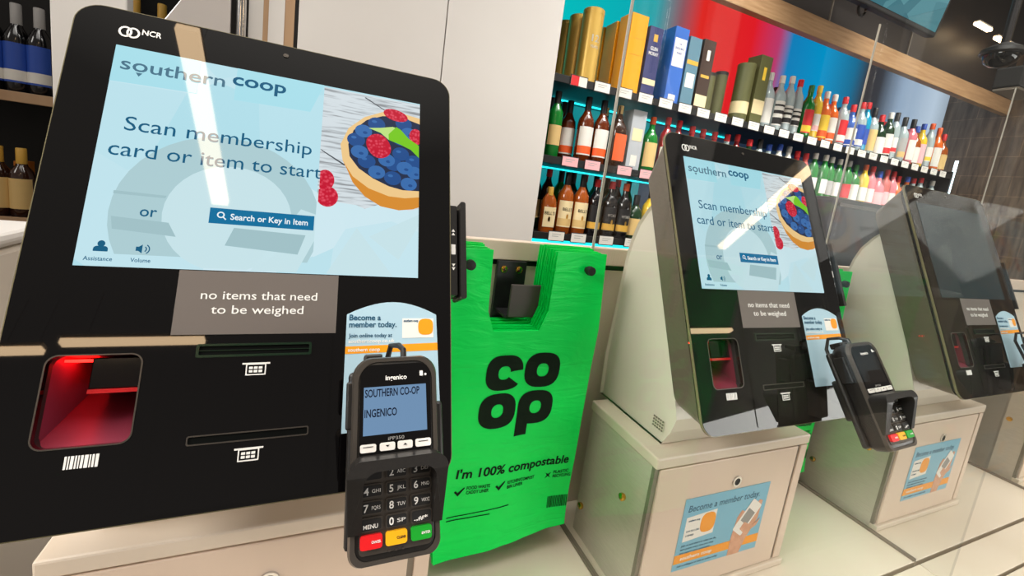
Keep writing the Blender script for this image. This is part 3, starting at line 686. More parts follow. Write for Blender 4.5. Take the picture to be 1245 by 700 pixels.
    part('cable', tube(NB(), tube_pts, .0032, 8), M_PLAST, sm=True)
    return t
T1 = terminal('card terminal on the first checkout, keypad facing the camera')
T1.matrix_world = term_matrix((.2991, -.1059, .0144), -.5007, -.0541, -.0361)
for off_, lb in ((D1, 'card terminal seen side on, mounted on the second checkout'), (D2, 'card terminal at the right edge on the third checkout')):
    c = copy_tree(T1); c.matrix_world = term_matrix((.299 + off_, -.1002, .0101), -.5901, -.0506, -.0684); c['label'] = lb
    for ch in list(c.children):
        if ch.name.startswith('mounting_arm'):
            bm = box(NB(), .026, .054, .040, .112, -.0685, -.040, .004); me = ch.data.copy(); bm.to_mesh(me); bm.free(); ch.data = me
        if not ch.name.startswith('window'): continue
        for s2 in list(ch.children):
            if s2.name.startswith('display_lettering'): bpy.data.objects.remove(s2)
            elif s2.name.startswith('display'):
                me = s2.data.copy(); me.materials.clear(); me.materials.append(M_LCDOFF); s2.data = me

# ------------------------------------------------------------------ green bags
M_BAG = mat('green_film', (0, 238, 94), .36, 0, 0, .25)
n_, l_, p_ = nodes(M_BAG)
p_.inputs['Subsurface Weight'].default_value = 0.0
tcx = n_.new('ShaderNodeTexCoord'); mp_ = n_.new('ShaderNodeMapping'); mp_.inputs['Scale'].default_value = (1, 1, 4)
ns_ = n_.new('ShaderNodeTexNoise'); ns_.inputs['Scale'].default_value = 9; ns_.inputs['Detail'].default_value = 3; ns_.inputs['Distortion'].default_value = 1.6
bp_ = n_.new('ShaderNodeBump'); bp_.inputs['Strength'].default_value = .35; bp_.inputs['Distance'].default_value = .006
l_.new(tcx.outputs['Object'], mp_.inputs[0]); l_.new(mp_.outputs[0], ns_.inputs[0]); l_.new(ns_.outputs[0], bp_.inputs['Height']); l_.new(bp_.outputs[0], p_.inputs['Normal'])
def ripple(x, z):
    v = .0035 * noise.noise(Vector((x * 9, z * 5, 1.3))) + .0018 * noise.noise(Vector((x * 30, z * 9, 4.1)))
    v += .004 * math.sin((x - .62) * 26 + z * 5) * max(0, min(1, (-.1 - z) / .3))
    if z < -.24: v -= .018 * ((-.24 - z) / .16) ** 2
    return v
def bag_bm():
    b = NB()
    def patch(rows, ny):
        """rows: list of (z, xl, xr); bilinear grid"""
        vs = []
        for i, row in enumerate(rows): vs.append([b.verts.new((row[1] + (row[2] - row[1]) * j / ny, 0, row[0] + (row[3] * j / ny if len(row) > 3 else 0))) for j in range(ny + 1)])
        for r0, r1 in zip(vs, vs[1:]):
            for j in range(ny): b.faces.new([r0[j], r0[j + 1], r1[j + 1], r1[j]])
    ztop = .084
    lh = [(.236 - .152 * i / 12, .452 + .006 * i / 12, .541 + .006 * i / 12 + (.013 * max(0, i - 9) / 3)) for i in range(13)]
    rh = [(.242 - .158 * i / 12, .672 - .003 * i / 12 - (.013 * max(0, i - 9) / 3), .783 + .010 * i / 12) for i in range(13)]
    patch(lh, 8); patch(rh, 9)
    xa, xb = lh[-1][1], rh[-1][2]
    rows = []
    for i in range(25):
        f = i / 24; z = .084 - .470 * f
        rows.append((z, xa + .034 * f, xb - .010 * f, .026 * f))
    patch(rows, 28)
    bmesh.ops.remove_doubles(b, verts=b.verts[:], dist=.0002)
    r = bmesh.ops.extrude_face_region(b, geom=b.faces[:])
    for v in [g_ for g_ in r['geom'] if isinstance(g_, bmesh.types.BMVert)]: v.co.y += .0022
    for v in b.verts: v.co.y += ripple(v.co.x, v.co.z)
    return b
BAGY = .262
def on_bag(co):      # drawing plane (X, Z-up, out) -> lying on the bag's face
    return Vector((co.x, ripple(co.x, co.y) - .0007 - co.z, co.y))
front = empty('carrier_bag', 'green compostable carrier bag with printed front, foremost of the bag pad beside the first checkout', 'bag', (0, BAGY, 0), 'green carrier bags beside first checkout')
bag_mesh = mk('sheet', bag_bm(), M_BAG, front, None, True)
def ring_letter(cx, cy, kind):
    b = NB(); rx, ry = .0385, .0360; ix, iy = .0128, .0140
    if kind == 'O': prism(b, ell(cx, cy, rx, ry, 32, 2.7), 0, .0004, [ell(cx, cy, ix, iy, 24, 2.3)])
    if kind == 'C':
        n = 36; out = []; inn = []
        for i in range(n + 1):
            t = math.radians(-12 + 318 * i / n + 34 - 22); t = math.radians(4 + (352 - 4 - 30) * i / n)
            c, s = math.cos(t), math.sin(t)
            out.append((cx + rx * math.copysign(abs(c) ** .74, c), cy + ry * math.copysign(abs(s) ** .74, s))); inn.append((cx + ix * math.copysign(abs(c) ** .85, c), cy + iy * math.copysign(abs(s) ** .85, s)))
        prism(b, out + inn[::-1], 0, .0004)
    if kind == 'P':
        prism(b, ell(cx, cy, rx, ry, 32, 2.7), 0, .0004, [ell(cx, cy, ix, iy, 24, 2.3)])
        prism(b, [(cx - rx + .0005, cy - .008), (cx - .013, cy - .012), (cx - .0135, cy - .0580), (cx - rx - .001, cy - .0600)], 0, .0004)
    bmesh.ops.subdivide_edges(b, edges=[e_ for e_ in b.edges if e_.calc_length() > .02], cuts=2)
    bmesh.ops.triangulate(b, faces=b.faces[:])
    return b
lg = merge(ring_letter(.5945, -.0005, 'C'), ring_letter(.6755, .0025, 'O'), ring_letter(.5895, -.0785, 'O'), ring_letter(.6715, -.0765, 'P'))
mk('coop_logo', lg, M_KTXT, front, None, False, on_bag)
mk('slogan_lettering', text_bm("I'm 100% compostable", .522, -.214, .0185, .250, .03, slant=.08), M_KTXT, front, None, False, on_bag)
ic = merge(text_bm('FOOD WASTE', .546, -.2400, .0068, .048, .02), text_bm('CADDY LINER', .546, -.2500, .0068, .046, .02), text_bm('KITCHEN/COMPOST', .632, -.2400, .0068, .062, .02), text_bm('BIN LINER', .632, -.2500, .0068, .036, .02), text_bm('PLASTIC', .7400, -.2370, .0068, .036, .02), text_bm('RECYCLING', .7400, -.2470, .0068, .042, .02))
for cx, cy in ((.531, -.2450), (.615, -.2430)):
    prism(ic, [(cx - .009, cy + .001), (cx - .006, cy + .004), (cx - .002, cy - .001), (cx + .010, cy + .011), (cx + .011, cy + .009), (cx - .001, cy - .008)], 0, .0003)
for s in (1, -1):
    q = ell(.728, -.2400, .0092, .0018, 4, 2, s * .8); prism(ic, q, 0, .0003)
mk('bag_icons', ic, M_KTXT, front, None, False, on_bag)
b = NB(); xx = .736
rb = random.Random(3)
while xx < .783:
    w_ = rb.choice((.0008, .0012, .0018)); box(b, xx, xx + w_, -.318, -.292, 0, .0003); xx += w_ + rb.choice((.0012, .0018))
mk('bag_barcode', b, M_KTXT, front, None, False, on_bag)
b = NB()
for (x0_, x1_, z0_, z1_) in ((.512, .600, -.305, -.300), (.512, .640, -.298, -.288)): prism(b, [(x0_ + (x1_ - x0_) * i / 8, z0_ + (z1_ - z0_) * i / 8) for i in range(9)] + [(x1_ - (x1_ - x0_) * i / 8, z1_ - (z1_ - z0_) * i / 8 + .0016) for i in range(9)], 0, .0003)
mk('small_print', b, M_KTXT, front, None, False, on_bag)
plain = bpy.data.objects.new('carrier_bag', None)
pads = []
def bag_copy(x, y, z, label, group, sz=1.0):
    r_ = bpy.data.objects.new('carrier_bag', None); COL.objects.link(r_); r_.location = (x, y, z); r_.empty_display_size = .05
    tag(r_, label, 'bag', group)
    s = bag_mesh.copy(); COL.objects.link(s); s.parent = r_
    return r_
for k in range(12):
    bag_copy(R.uniform(-.0025, .0025), BAGY + .0068 * (k + 1), R.uniform(-.003, .003), 'green carrier bag in the pad hung behind the printed one', 'plain bags behind the printed bag')
f2 = copy_tree(front); f2.location.x = D1 - .018; f2['label'] = 'green carrier bag mostly hidden behind the second checkout, right side showing'; f2['group'] = 'green bags behind second checkout'
for k in range(6):
    bag_copy(D1 - .018 + R.uniform(-.002, .002), BAGY + .012 * (k + 1), R.uniform(-.003, .003), 'green carrier bag in the pad behind the second checkout', 'plain bags behind the second checkout')
def bag_rack(xo, label):
    t = empty('bag_rack', label, 'bag rack', (xo, .366, 0), 'bag racks')
    mk('back_plate', box(NB(), .592, .657, -.008, .003, .06, .199, .001), M_STEEL, t)
    for sx_ in (.606, .640):
        b = NB(); lathe(b, [(0, 0), (.0075, 0), (.0075, .002), (.004, .0045), (0, .0045)], 14); b.transform(Matrix.Translation((sx_, -.008, .182)) @ Matrix.Rotation(math.pi / 2, 4, 'X'))
        s = mk('screw', b, M_BRASS, t, None, True)
        b = NB(); box(b, sx_ - .004, sx_ + .004, -.0135, -.0120, .1812, .1828); box(b, sx_ - .0008, sx_ + .0008, -.0135, -.0120, .178, .186); mk('screw_slot', b, M_STEEL, s)
    mk('block', box(NB(), .604, .674, -.062, -.056, .096, .163, .002), M_BLOCK, t)
    mk('block_arm', box(NB(), .598, .640, -.0565, -.008, .094, .100, .001), M_STEEL, t)
    for px_ in (.497, .742):
        b = tube(NB(), [(px_, .003, .205), (px_, -.112, .209)], .0058, 12); hk = mk('hook_peg', b, M_MATTEBLACK, t, None, True)
        b = NB(); lathe(b, [(0, 0), (.0085, 0), (.0095, .004), (.0085, .012), (0, .013)], 14); b.transform(Matrix.Translation((px_, -.110, .209)) @ Matrix.Rotation(math.pi / 2, 4, 'X')); mk('peg_cap', b, M_MATTEBLACK, hk, None, True)
bag_rack(0, 'dark steel bag rack with block and two pegs holding the bags beside the first checkout')
bag_rack(D1 - .018, 'dark bag rack hidden behind the second checkout holding green bags')

# ------------------------------------------------------------------ drinks shelving
YS = 1.385
t = empty('drinks_shelving', 'long dark drinks shelving with teal, red and blue backlight behind the counter', 'shelving', (0, 0, -1.17))
L = 1.17
for z in (.872, .512, .155, -.215):
    sh = mk('shelf', box(NB(), 1.155, 4.64, YS, 1.78, z - .028 + L, z + L, .002), M_SHELF, t)
    mk('ticket_rail', box(NB(), 1.155, 4.64, YS - .006, YS - .0005, z - .030 + L, z + .004 + L, .001), M_MATTEBLACK, sh)
    mk('led_strip', box(NB(), 1.20, 2.6, 1.70, 1.712, z - .036 + L, z - .0285 + L), M_CYAN, sh)
mk('top_back_panel', box(NB(), 1.155, 5.7, 1.78, 1.80, .872 + L, 1.95 + L), M_BACKLIT, t)
for z0, z1 in ((.512, .844), (.155, .484), (-.6, .127)):
    mk('back_panel', box(NB(), 1.155, 2.05, 1.78, 1.80, z0 + L, z1 + L), M_TEALBACK, t)
    mk('back_panel', box(NB(), 2.05, 4.64, 1.78, 1.80, z0 + L, z1 + L), M_DIMBACK, t)
mk('glow_panel', box(NB(), 1.20, 2.0, 1.515, 1.52, -.05 + L, .118 + L), M_CYAN, t)
mk('upright', box(NB(), 1.152, 1.155, YS, 1.80, .0, 1.52 + L), M_SHELF, t)
mk('upright', box(NB(), 4.64, 4.66, YS, 1.80, .0, .90 + L), M_SHELF, t)
mk('end_light', box(NB(), 4.66, 4.675, YS - .004, YS + .012, .55 + L, .985 + L), M_WHITELED, t)

ORD = ['first', 'second', 'third', 'fourth', 'fifth', 'sixth', 'seventh', 'eighth', 'ninth', 'tenth', 'eleventh', 'twelfth', 'thirteenth', 'fourteenth', 'fifteenth', 'sixteenth', 'seventeenth', 'eighteenth', 'nineteenth', 'twentieth']
ORD += ['twenty-' + o for o in ORD[:9]] + ['thirtieth'] + ['thirty-' + o for o in ORD[:9]]
def gm(name, rgb, rough=.12): return mat('bottle_' + name, rgb, rough, 0, 0, .6, .3)
G = {k: gm(k, v) for k, v in dict(amber=(96, 38, 10), brown=(52, 26, 14), green=(14, 118, 40), darkgreen=(16, 52, 26), clear=(168, 182, 184), pink=(222, 122, 132), orange=(226, 104, 34), blue=(70, 104, 180), teal=(18, 150, 190), black=(16, 14, 16), red=(150, 22, 30), white=(226, 222, 214), rose=(196, 90, 84), yellow=(232, 190, 50), cognac=(158, 76, 20)).items()}
LBL = {k: mat('label_' + k, v, .5) for k, v in dict(cream=(238, 218, 170), white=(226, 222, 214), tan=(220, 186, 122), orange=(236, 92, 32), black=(24, 22, 24), blue=(36, 76, 170), red=(212, 34, 40), green=(40, 120, 60), yellow=(244, 204, 60), grey=(170, 168, 166), pink=(240, 180, 184), gold=(214, 166, 66)).items()}
PROFILES = dict(
    round=[(.0, 0), (.037, 0), (.040, .004), (.040, .165), (.037, .190), (.024, .212), (.015, .232), (.0135, .285), (.0, .285)],
    slim=[(.0, 0), (.033, 0), (.035, .004), (.035, .190), (.031, .215), (.018, .240), (.0135, .255), (.013, .300), (.0, .300)],
    squat=[(.0, 0), (.042, 0), (.045, .005), (.045, .120), (.040, .150), (.020, .175), (.015, .190), (.014, .235), (.0, .235)],
    flask=[(.0, 0), (.038, 0), (.040, .004), (.040, .120), (.034, .150), (.018, .172), (.0135, .180), (.013, .200), (.0, .200)],
    wine=[(.0, 0), (.036, 0), (.038, .004), (.038, .190), (.033, .215), (.019, .240), (.0145, .255), (.014, .318), (.0, .318)])
PROTO = {}
def bottle(kind, glass, label, cap, sc_=1.0, text=None, band=None, square=False):
    """empty bottle, made once per look; returns the prototype root"""
    key = (kind, glass, label, cap, text, band, square)
    if key in PROTO:
        return copy_tree(PROTO[key])
    nm = {'wine': 'wine_bottle', 'flask': 'spirit_flask'}.get(kind, 'spirit_bottle')
    r_ = bpy.data.objects.new(nm, None); COL.objects.link(r_); r_.empty_display_size = .03
    pf = PROFILES[kind]; rad = max(p[0] for p in pf); top = pf[-1][1]
    sq = (4.0, 1.0) if square else ((3.0, .55) if kind == 'flask' else None)
    mk('glass', lathe(NB(), pf, 20, sq=sq), G[glass], r_, None, True)
    body_top = [p[1] for p in pf if p[0] > rad * .97][-1]
    z0, z1 = (body_top * .30, body_top * .78) if kind == 'slim' else (body_top * .20, body_top * .95)
    ry = (.55 if kind == 'flask' else 1.0)
    def band_(z0, z1, m, grow=.0006, a0=200, a1=340):
        b = NB(); n = 14
        if square or kind == 'flask':
            f = .86 if square else .8
            box(b, -rad * f, rad * f, -rad * ry - .0012, -rad * ry + .001, z0, z1); return b
        for i in range(n):
            t0, t1 = [math.radians(a0 + (a1 - a0) * k / n) for k in (i, i + 1)]; q = rad + grow
            vs = [b.verts.new((q * math.cos(t), q * math.sin(t), z)) for t, z in ((t0, z0), (t1, z0), (t1, z1), (t0, z1))]; b.faces.new(vs)
        bmesh.ops.remove_doubles(b, verts=b.verts[:], dist=1e-6)
        return b
    if label:
        lb = mk('label', band_(z0, z1, None), LBL[label], r_, None, True)
        if band: mk('label_band', band_(z0 + (z1 - z0) * .05, z0 + (z1 - z0) * .32, None, .0011), LBL[band], lb, None, True)
        if band == 'black': mk('label_stripe', band_(z0 + (z1 - z0) * .48, z0 + (z1 - z0) * .62, None, .0011), LBL[band], lb, None, True); mk('label_stripe', band_(z0 + (z1 - z0) * .78, z0 + (z1 - z0) * .86, None, .0011), LBL[band], lb, None, True)
        if text:
            tb = text_bm(text, 0, z0 + (z1 - z0) * .62, .014, rad * 1.35, .01, 'C')
            q = rad + .0014
            def wrap(co): 
                if square or kind == 'flask': return Vector((co.x, -rad * ry - .0020, co.y))
                return Vector((q * math.sin(co.x / q), -q * math.cos(co.x / q), co.y))
            mk('label_lettering', tb, LBL['black'] if label in ('cream', 'white') else LBL['white'], lb, None, False, wrap)
            mk('label_emblem', prism(NB(), ell(0, z0 + (z1 - z0) * .40, .006, .012, 12), 0, .0002), LBL['gold'], lb, None, False, lambda co: (Vector((co.x, -rad * ry - .0020, co.y)) if (square or kind == 'flask') else Vector((q * math.sin(co.x / q), -q * math.cos(co.x / q), co.y))))
    cm_ = LBL.get(cap) or LBL['black']
    cr0 = pf[-1][0] if pf[-1][0] else pf[-2][0]
    lo = top - (.07 if kind == 'wine' else .055 if cap == 'black' else .034)
    mk('cap', lathe(NB(), [(0, lo), (cr0 + .0022, lo), (cr0 + .0026, lo + .003), (cr0 + .0022, top + .002), (cr0 + .0005, top + .0045), (0, top + .0045)], 16), cm_, r_, None, True)
    PROTO[key] = r_
    return r_
def place(o, x, y, z, label, cat, group, h=None, rz=0.0):
    o.location = (x, y, z + .0006); o.rotation_euler = (0, 0, rz)
    if h: 
        o.scale = (1, 1, h)
    tag(o, label, cat, group); return o
def gift_box(x0, x1, z, h, dep, m, label, y=1.42, name='gift_box', group='gift boxes on the top shelf', strips=(), txt=None, txtm=None, rz=0):
    t = empty(name, label, 'box', ((x0 + x1) / 2, y + dep / 2, z + .0006), group); w = (x1 - x0) / 2
    mk('carton', box(NB(), -w, w, -dep / 2, dep / 2, 0, h, .0015), m, t)
    F = frameXZ(0, -dep / 2, 0)
    for (a, b_, u0, u1, mm_) in strips:
        q = prism(NB(), [(-w * u1, h * a), (w * u1, h * a), (w * u1, h * b_), (-w * u1, h * b_)], .0002, .0010); mk('printed_panel', q, mm_, t, F)
    if txt:
        mk('lettering', merge(*[text_bm(s, 0, h * v, hh, w * 2 * ww, .02, 'C', .0014) for s, v, hh, ww in txt]), txtm, t, F)
    t.rotation_euler = (0, 0, rz)
    return t
TS = .872; MS = .512; BS = .155
M_GOLD = add_noise(mat('gold_canister', (214, 172, 74), .3, .35), 12, (196, 150, 56), (236, 200, 110), (1, 1, .1))
M_YBOX = mat('amber_carton', (240, 160, 12), .4); M_NAVY = mat('navy_carton', (52, 56, 104), .45); M_BLUEB = mat('blue_carton', (58, 106, 190), .4)
M_GREYB = mat('steel_blue_carton', (96, 132, 150), .4); M_BRN = mat('dark_brown_carton', (58, 40, 32), .45); M_OLIVE = mat('olive_carton', (96, 96, 56), .45)
M_SILV = mat('silver_carton', (176, 180, 186), .4)
def canister(x, y, z, r, h, m, label, group, capm=None, band=None, txt=None):
    t = empty('gift_canister', label, 'canister', (x, y, z + .0006), group)
    mk('tube_body', lathe(NB(), [(0, 0), (r, 0), (r, h * .93), (0, h * .93)], 24), m, t, None, True)
    mk('lid', lathe(NB(), [(0, h * .93), (r + .001, h * .93), (r + .001, h - .004), (r - .003, h), (0, h)], 24), capm or m, t, None, True)
    if band:
        b = NB()
        lathe(b, [(r + .0006, h * band[0]), (r + .0006, h * band[1])], 24); mk('printed_band', b, band[2], t, None, True)
    if txt:
        q = r + .001
        mk('lettering', merge(*[text_bm(s, 0, h * v, hh, ww, .03, 'C') for s, v, hh, ww in txt]), LBL['white'], t, None, False, lambda co: Vector((q * math.sin(co.x / q), -q * math.cos(co.x / q), co.y)))
    return t
canister(1.372, 1.475, TS, .050, .345, M_GOLD, 'large gold canister at the front left end of the top shelf', 'gold canisters', txt=[('12', .56, .03, .04), ('YEARS', .48, .012, .045)])
canister(1.362, 1.585, TS, .050, .345, M_GOLD, 'gold canister standing directly behind the front gold canister', 'gold canisters')
canister(1.352, 1.695, TS, .050, .345, M_GOLD, 'gold canister third back in the row at the left end of the top shelf', 'gold canisters')
gift_box(1.552, 1.650, TS, .372, .098, M_YBOX, 'amber yellow gift box at the front of the top shelf', strips=((.50, .503, 0, .9, LBL['gold']), (.70, .703, 0, .9, LBL['gold'])))
gift_box(1.545, 1.643, TS, .360, .098, M_YBOX, 'amber yellow gift box standing behind the front amber one', y=1.53)
gift_box(1.540, 1.638, TS, .360, .098, M_YBOX, 'amber yellow gift box at the back of its row', y=1.64)
gift_box(1.668, 1.748, TS, .340, .085, M_NAVY, 'navy gift box with white lettering between the amber and blue boxes', strips=((.20, .28, 0, .98, LBL['cream']), (.80, .90, 0, .30, LBL['gold'])), txt=[('GLEN', .68, .016, .55), ('MORAY', .61, .016, .75)], txtm=M_WTXT)
gift_box(1.822, 1.912, TS, .378, .100, M_BLUEB, 'bright blue gift box with a white label panel on the top shelf', strips=((.50, .86, 0, .84, LBL['white']), (.06, .14, 0, .5, LBL['white'])), txt=[('THE', .78, .007, .2), ('SINGLE MALT', .72, .010, .66), ('WHISKY', .66, .010, .4)], txtm=LBL['blue'])
gift_box(1.926, 2.006, TS, .355, .085, M_GREYB, 'steel blue gift box with a gold stripe right of the blue box', strips=((.62, .68, 0, .95, LBL['gold']), (.30, .50, 0, .7, LBL['white'])))
gift_box(2.022, 2.104, TS, .365, .085, M_BRN, 'dark brown gift box with a pale emblem on the top shelf', strips=((.08, .24, 0, .98, LBL['cream']), (.72, .86, 0, .26, LBL['white']), (.48, .52, 0, .7, LBL['gold'])))
for i, xx in enumerate((2.150, 2.232, 2.322)):
    canister(xx, 1.56, TS, .036, .235 + .025 * i, M_OLIVE, 'slim olive canister with dark lid on the top shelf, %s from the left' % ORD[i], 'slim olive canisters', capm=LBL['black'], band=(.04, .14, LBL['white']))
canister(2.395, 1.46, TS, .048, .325, M_OLIVE, 'wide olive canister with a cream band on the top shelf', 'olive canisters', capm=M_OLIVE, band=(.16, .36, LBL['cream']))
gift_box(2.450, 2.540, TS, .385, .09, M_OLIVE, 'tall olive gift box with a cream band right of the wide olive canister', strips=((.18, .38, 0, .99, LBL['cream']), (.66, .84, 0, .25, LBL['yellow'])))
top_specs = [('round', 'clear', 'white', 'white', None, None), ('round', 'clear', 'white', 'white', None, 'black'), ('slim', 'clear', 'white', 'white', None, 'black'), ('slim', 'clear', 'white', 'red', None, 'black'),
    ('round', 'green', 'red', 'green', None, 'yellow'), ('slim', 'yellow', 'white', 'yellow', None, 'pink'), ('round', 'orange', 'yellow', 'white', None, 'orange'), ('round', 'orange', 'white', 'white', None, 'orange'), ('round', 'clear', 'red', 'red', None, 'white'), ('squat', 'blue', 'white', 'red', None, 'blue'), ('round', 'clear', 'blue', 'red', None, 'white'), ('slim', 'teal', 'teal' if False else 'blue', 'red', None, None), ('round', 'clear', 'tan', 'black', None, None), ('squat', 'darkgreen', 'white', 'red', None, None), ('round', 'darkgreen', 'white', 'white', None, 'red'), ('slim', 'clear', 'white', 'black', None, 'red'), ('round', 'clear', 'grey', 'black', None, 'tan'), ('round', 'pink', 'white', 'black', None, None), ('squat', 'cognac', 'white', 'blue', None, None), ('round', 'yellow', 'pink', 'blue', None, None), ('slim', 'clear', 'white', 'orange', None, 'yellow'), ('round', 'orange', 'white', 'orange', None, None), ('squat', 'cognac', 'tan', 'red', None, None)]
COLW = dict(clear='clear glass', green='green glass', darkgreen='dark green glass', yellow='yellow', orange='orange', blue='blue glass', teal='turquoise', amber='amber', brown='dark brown', pink='pink', cognac='amber gold', red='red', black='black', rose='rose pink', white='white')
xx = 2.600
for i, (kd, gls, lb_, cp, tx, bd) in enumerate(top_specs):
    o = bottle(kd, gls, lb_, cp, 1, tx, bd); hh = {'squat': 1.22, 'round': 1.12, 'slim': 1.12}[kd]
    place(o, xx, 1.455 + R.uniform(-.012, .012), TS, '%s bottle with %s label, %s cap, %s from left on top shelf' % (COLW[gls], lb_, cp, ORD[i]), 'bottle', 'bottles on the top shelf', hh, R.uniform(-.3, .3))
    xx += .088
for i in range(18):
    o = bottle('round', ('clear', 'pink', 'orange', 'green', 'blue', 'clear')[i % 6], 'white', ('white', 'red', 'black')[i % 3])
    place(o, 2.62 + i * .11, 1.60, TS, 'bottle standing in the second row of the top shelf', 'bottle', 'second row bottles on the top shelf', 1.08)

# middle shelf
def row(items, z, shelf, y=1.45):
    for i, (x_, spec, lb, h) in enumerate(items):
        o = bottle(*spec[:4], 1, *(spec[4:] if len(spec) > 4 else ()))
        place(o, x_, y + R.uniform(-.004, .004), z, lb, 'bottle', 'bottles on the %s shelf' % shelf, h)
GRS = ('round', 'amber', 'white', 'black', None, 'orange')
row([(1.232, ('slim', 'green', 'tan', 'black'), 'green bottle with a tan label at the left end of the middle shelf', 1.0),
     (1.405, GRS, 'amber bottle with white and orange label on the middle shelf, left of a matching one', 1.08),
     (1.492, GRS, 'amber bottle with white and orange label on the middle shelf, right of a matching one', 1.08)], MS, 'middle')
for k in range(4):
    o = bottle(*GRS[:4], 1, None, 'orange'); place(o, 1.350 - .003 * k, 1.53 + .055 * k, MS, 'amber bottle receding in the row left of the front white labelled ones, middle shelf', 'bottle', 'receding row on the middle shelf', 1.02)
    if k < 4:
        o = bottle('slim', 'darkgreen', 'orange', 'black'); place(o, 1.245, 1.525 + .062 * k, MS, 'dark green bottle in the row behind the green one, middle shelf', 'bottle', 'green row on the middle shelf', .95)
o = bottle('round', 'brown', 'orange', 'tan', 1, None, None, True); place(o, 1.592, 1.45, MS, 'square dark bottle with an orange label beside the silver box, middle shelf', 'bottle', 'bottles on the middle shelf', 1.06)
o = bottle('round', 'brown', 'orange', 'tan', 1, None, None, True); place(o, 1.580, 1.56, MS, 'square dark bottle behind the orange labelled square one, middle shelf', 'bottle', 'bottles on the middle shelf', 1.06)
gift_box(1.652, 1.738, MS, .300, .085, M_SILV, 'silver grey gift box with a pale oval emblem on the middle shelf', group='boxes on the middle shelf', strips=((.5, .7, 0, .7, LBL['cream']), (.08, .26, 0, .45, LBL['white'])))
o = bottle('round', 'green', 'tan', 'orange'); place(o, 1.805, 1.45, MS, 'green bottle with an orange cap on the middle shelf by the second checkout', 'bottle', 'bottles on the middle shelf', 1.0)
mid_specs = [('slim', 'red', 'white', 'red')] * 2 + [('round', 'red', 'white', 'red')] * 3 + [('round', 'clear', 'red', 'red'), ('slim', 'red', 'white', 'red'), ('round', 'darkgreen', 'yellow', 'red'), ('slim', 'clear', 'white', 'black'), ('round', 'clear', 'grey', 'blue'), ('slim', 'white', 'grey', 'blue'), ('slim', 'white', 'grey', 'grey'), ('round', 'red', 'pink', 'red'), ('round', 'rose', 'white', 'red'), ('slim', 'green', 'white', 'white'), ('slim', 'green', 'white', 'white'), ('slim', 'green', 'grey', 'white'), ('slim', 'green', 'white', 'white'), ('slim', 'green', 'red', 'grey'), ('round', 'green', 'white', 'green'), ('slim', 'yellow', 'white', 'orange'), ('slim', 'pink', 'white', 'red'), ('squat', 'pink', 'pink', 'blue'), ('slim', 'rose', 'pink', 'red'), ('slim', 'pink', 'white', 'red'), ('squat', 'orange', 'tan', 'red'), ('round', 'cognac', 'white', 'blue'), ('round', 'clear', 'blue', 'red'), ('slim', 'clear', 'blue', 'red'), ('round', 'black', 'white', 'black'), ('slim', 'clear', 'white', 'white')]
xx = 1.90
for i, sp in enumerate(mid_specs):
    o = bottle(*sp); place(o, xx, 1.45 + R.uniform(-.01, .01), MS, '%s bottle, %s label, %s cap, middle shelf, %s right of orange capped one' % (COLW[sp[1]], sp[2], sp[3], ORD[i]), 'bottle', 'bottles on the middle shelf', {'squat': 1.18}.get(sp[0], 1.0), R.uniform(-.3, .3))
    xx += .0885
# bottom shelf
BL = ('round', 'cognac', 'cream', 'black', "BELL'S", 'tan')
row([(1.262, ('flask', 'cognac', 'cream', 'gold', "BELL'S"), 'small amber flask with a cream label at the left end of the bottom shelf', 1.08),
     (1.352, BL, 'amber whisky bottle with a large cream label next to the small flask', 1.04),
     (1.440, BL, 'amber whisky bottle with a large cream label, second from the small flask', 1.04),
     (1.530, ('round', 'black', 'black', 'red', None, 'gold'), 'black bottle with a gold band nearest the cream labelled whisky, bottom shelf', 1.0),
     (1.618, ('round', 'black', 'black', 'red', 'WHYTE MACKAY', 'gold'), 'black bottle with white lettering and red cap, bottom shelf', 1.0),
     (1.705, ('round', 'black', 'black', 'orange', 'WHYTE MACKAY', 'gold'), 'black bottle with white lettering and orange cap, bottom shelf', 1.0),
     (1.790, ('squat', 'darkgreen', 'tan', 'black'), 'squat green bottle with a tan label partly behind the second checkout', 1.0),
     (1.880, ('round', 'yellow', 'yellow', 'black'), 'yellow bottle mostly hidden by the second checkout, bottom shelf', 1.0)], BS, 'bottom')
for i in range(9):
    o = bottle('slim', ('darkgreen', 'brown', 'green')[i % 3], 'tan', ('black', 'red', 'black')[i % 3]); place(o, 1.235 + .072 * i, 1.57, BS, 'dark bottle in the second row of the bottom shelf', 'bottle', 'second row bottles on the bottom shelf', 1.02)
for i in range(7):
    o = bottle('round', 'black', None, 'black'); place(o, 1.25 + .09 * i, 1.45, -.215, 'dark bottle top just showing below the bottom shelf', 'bottle', 'bottles below the bottom shelf', 1.06)
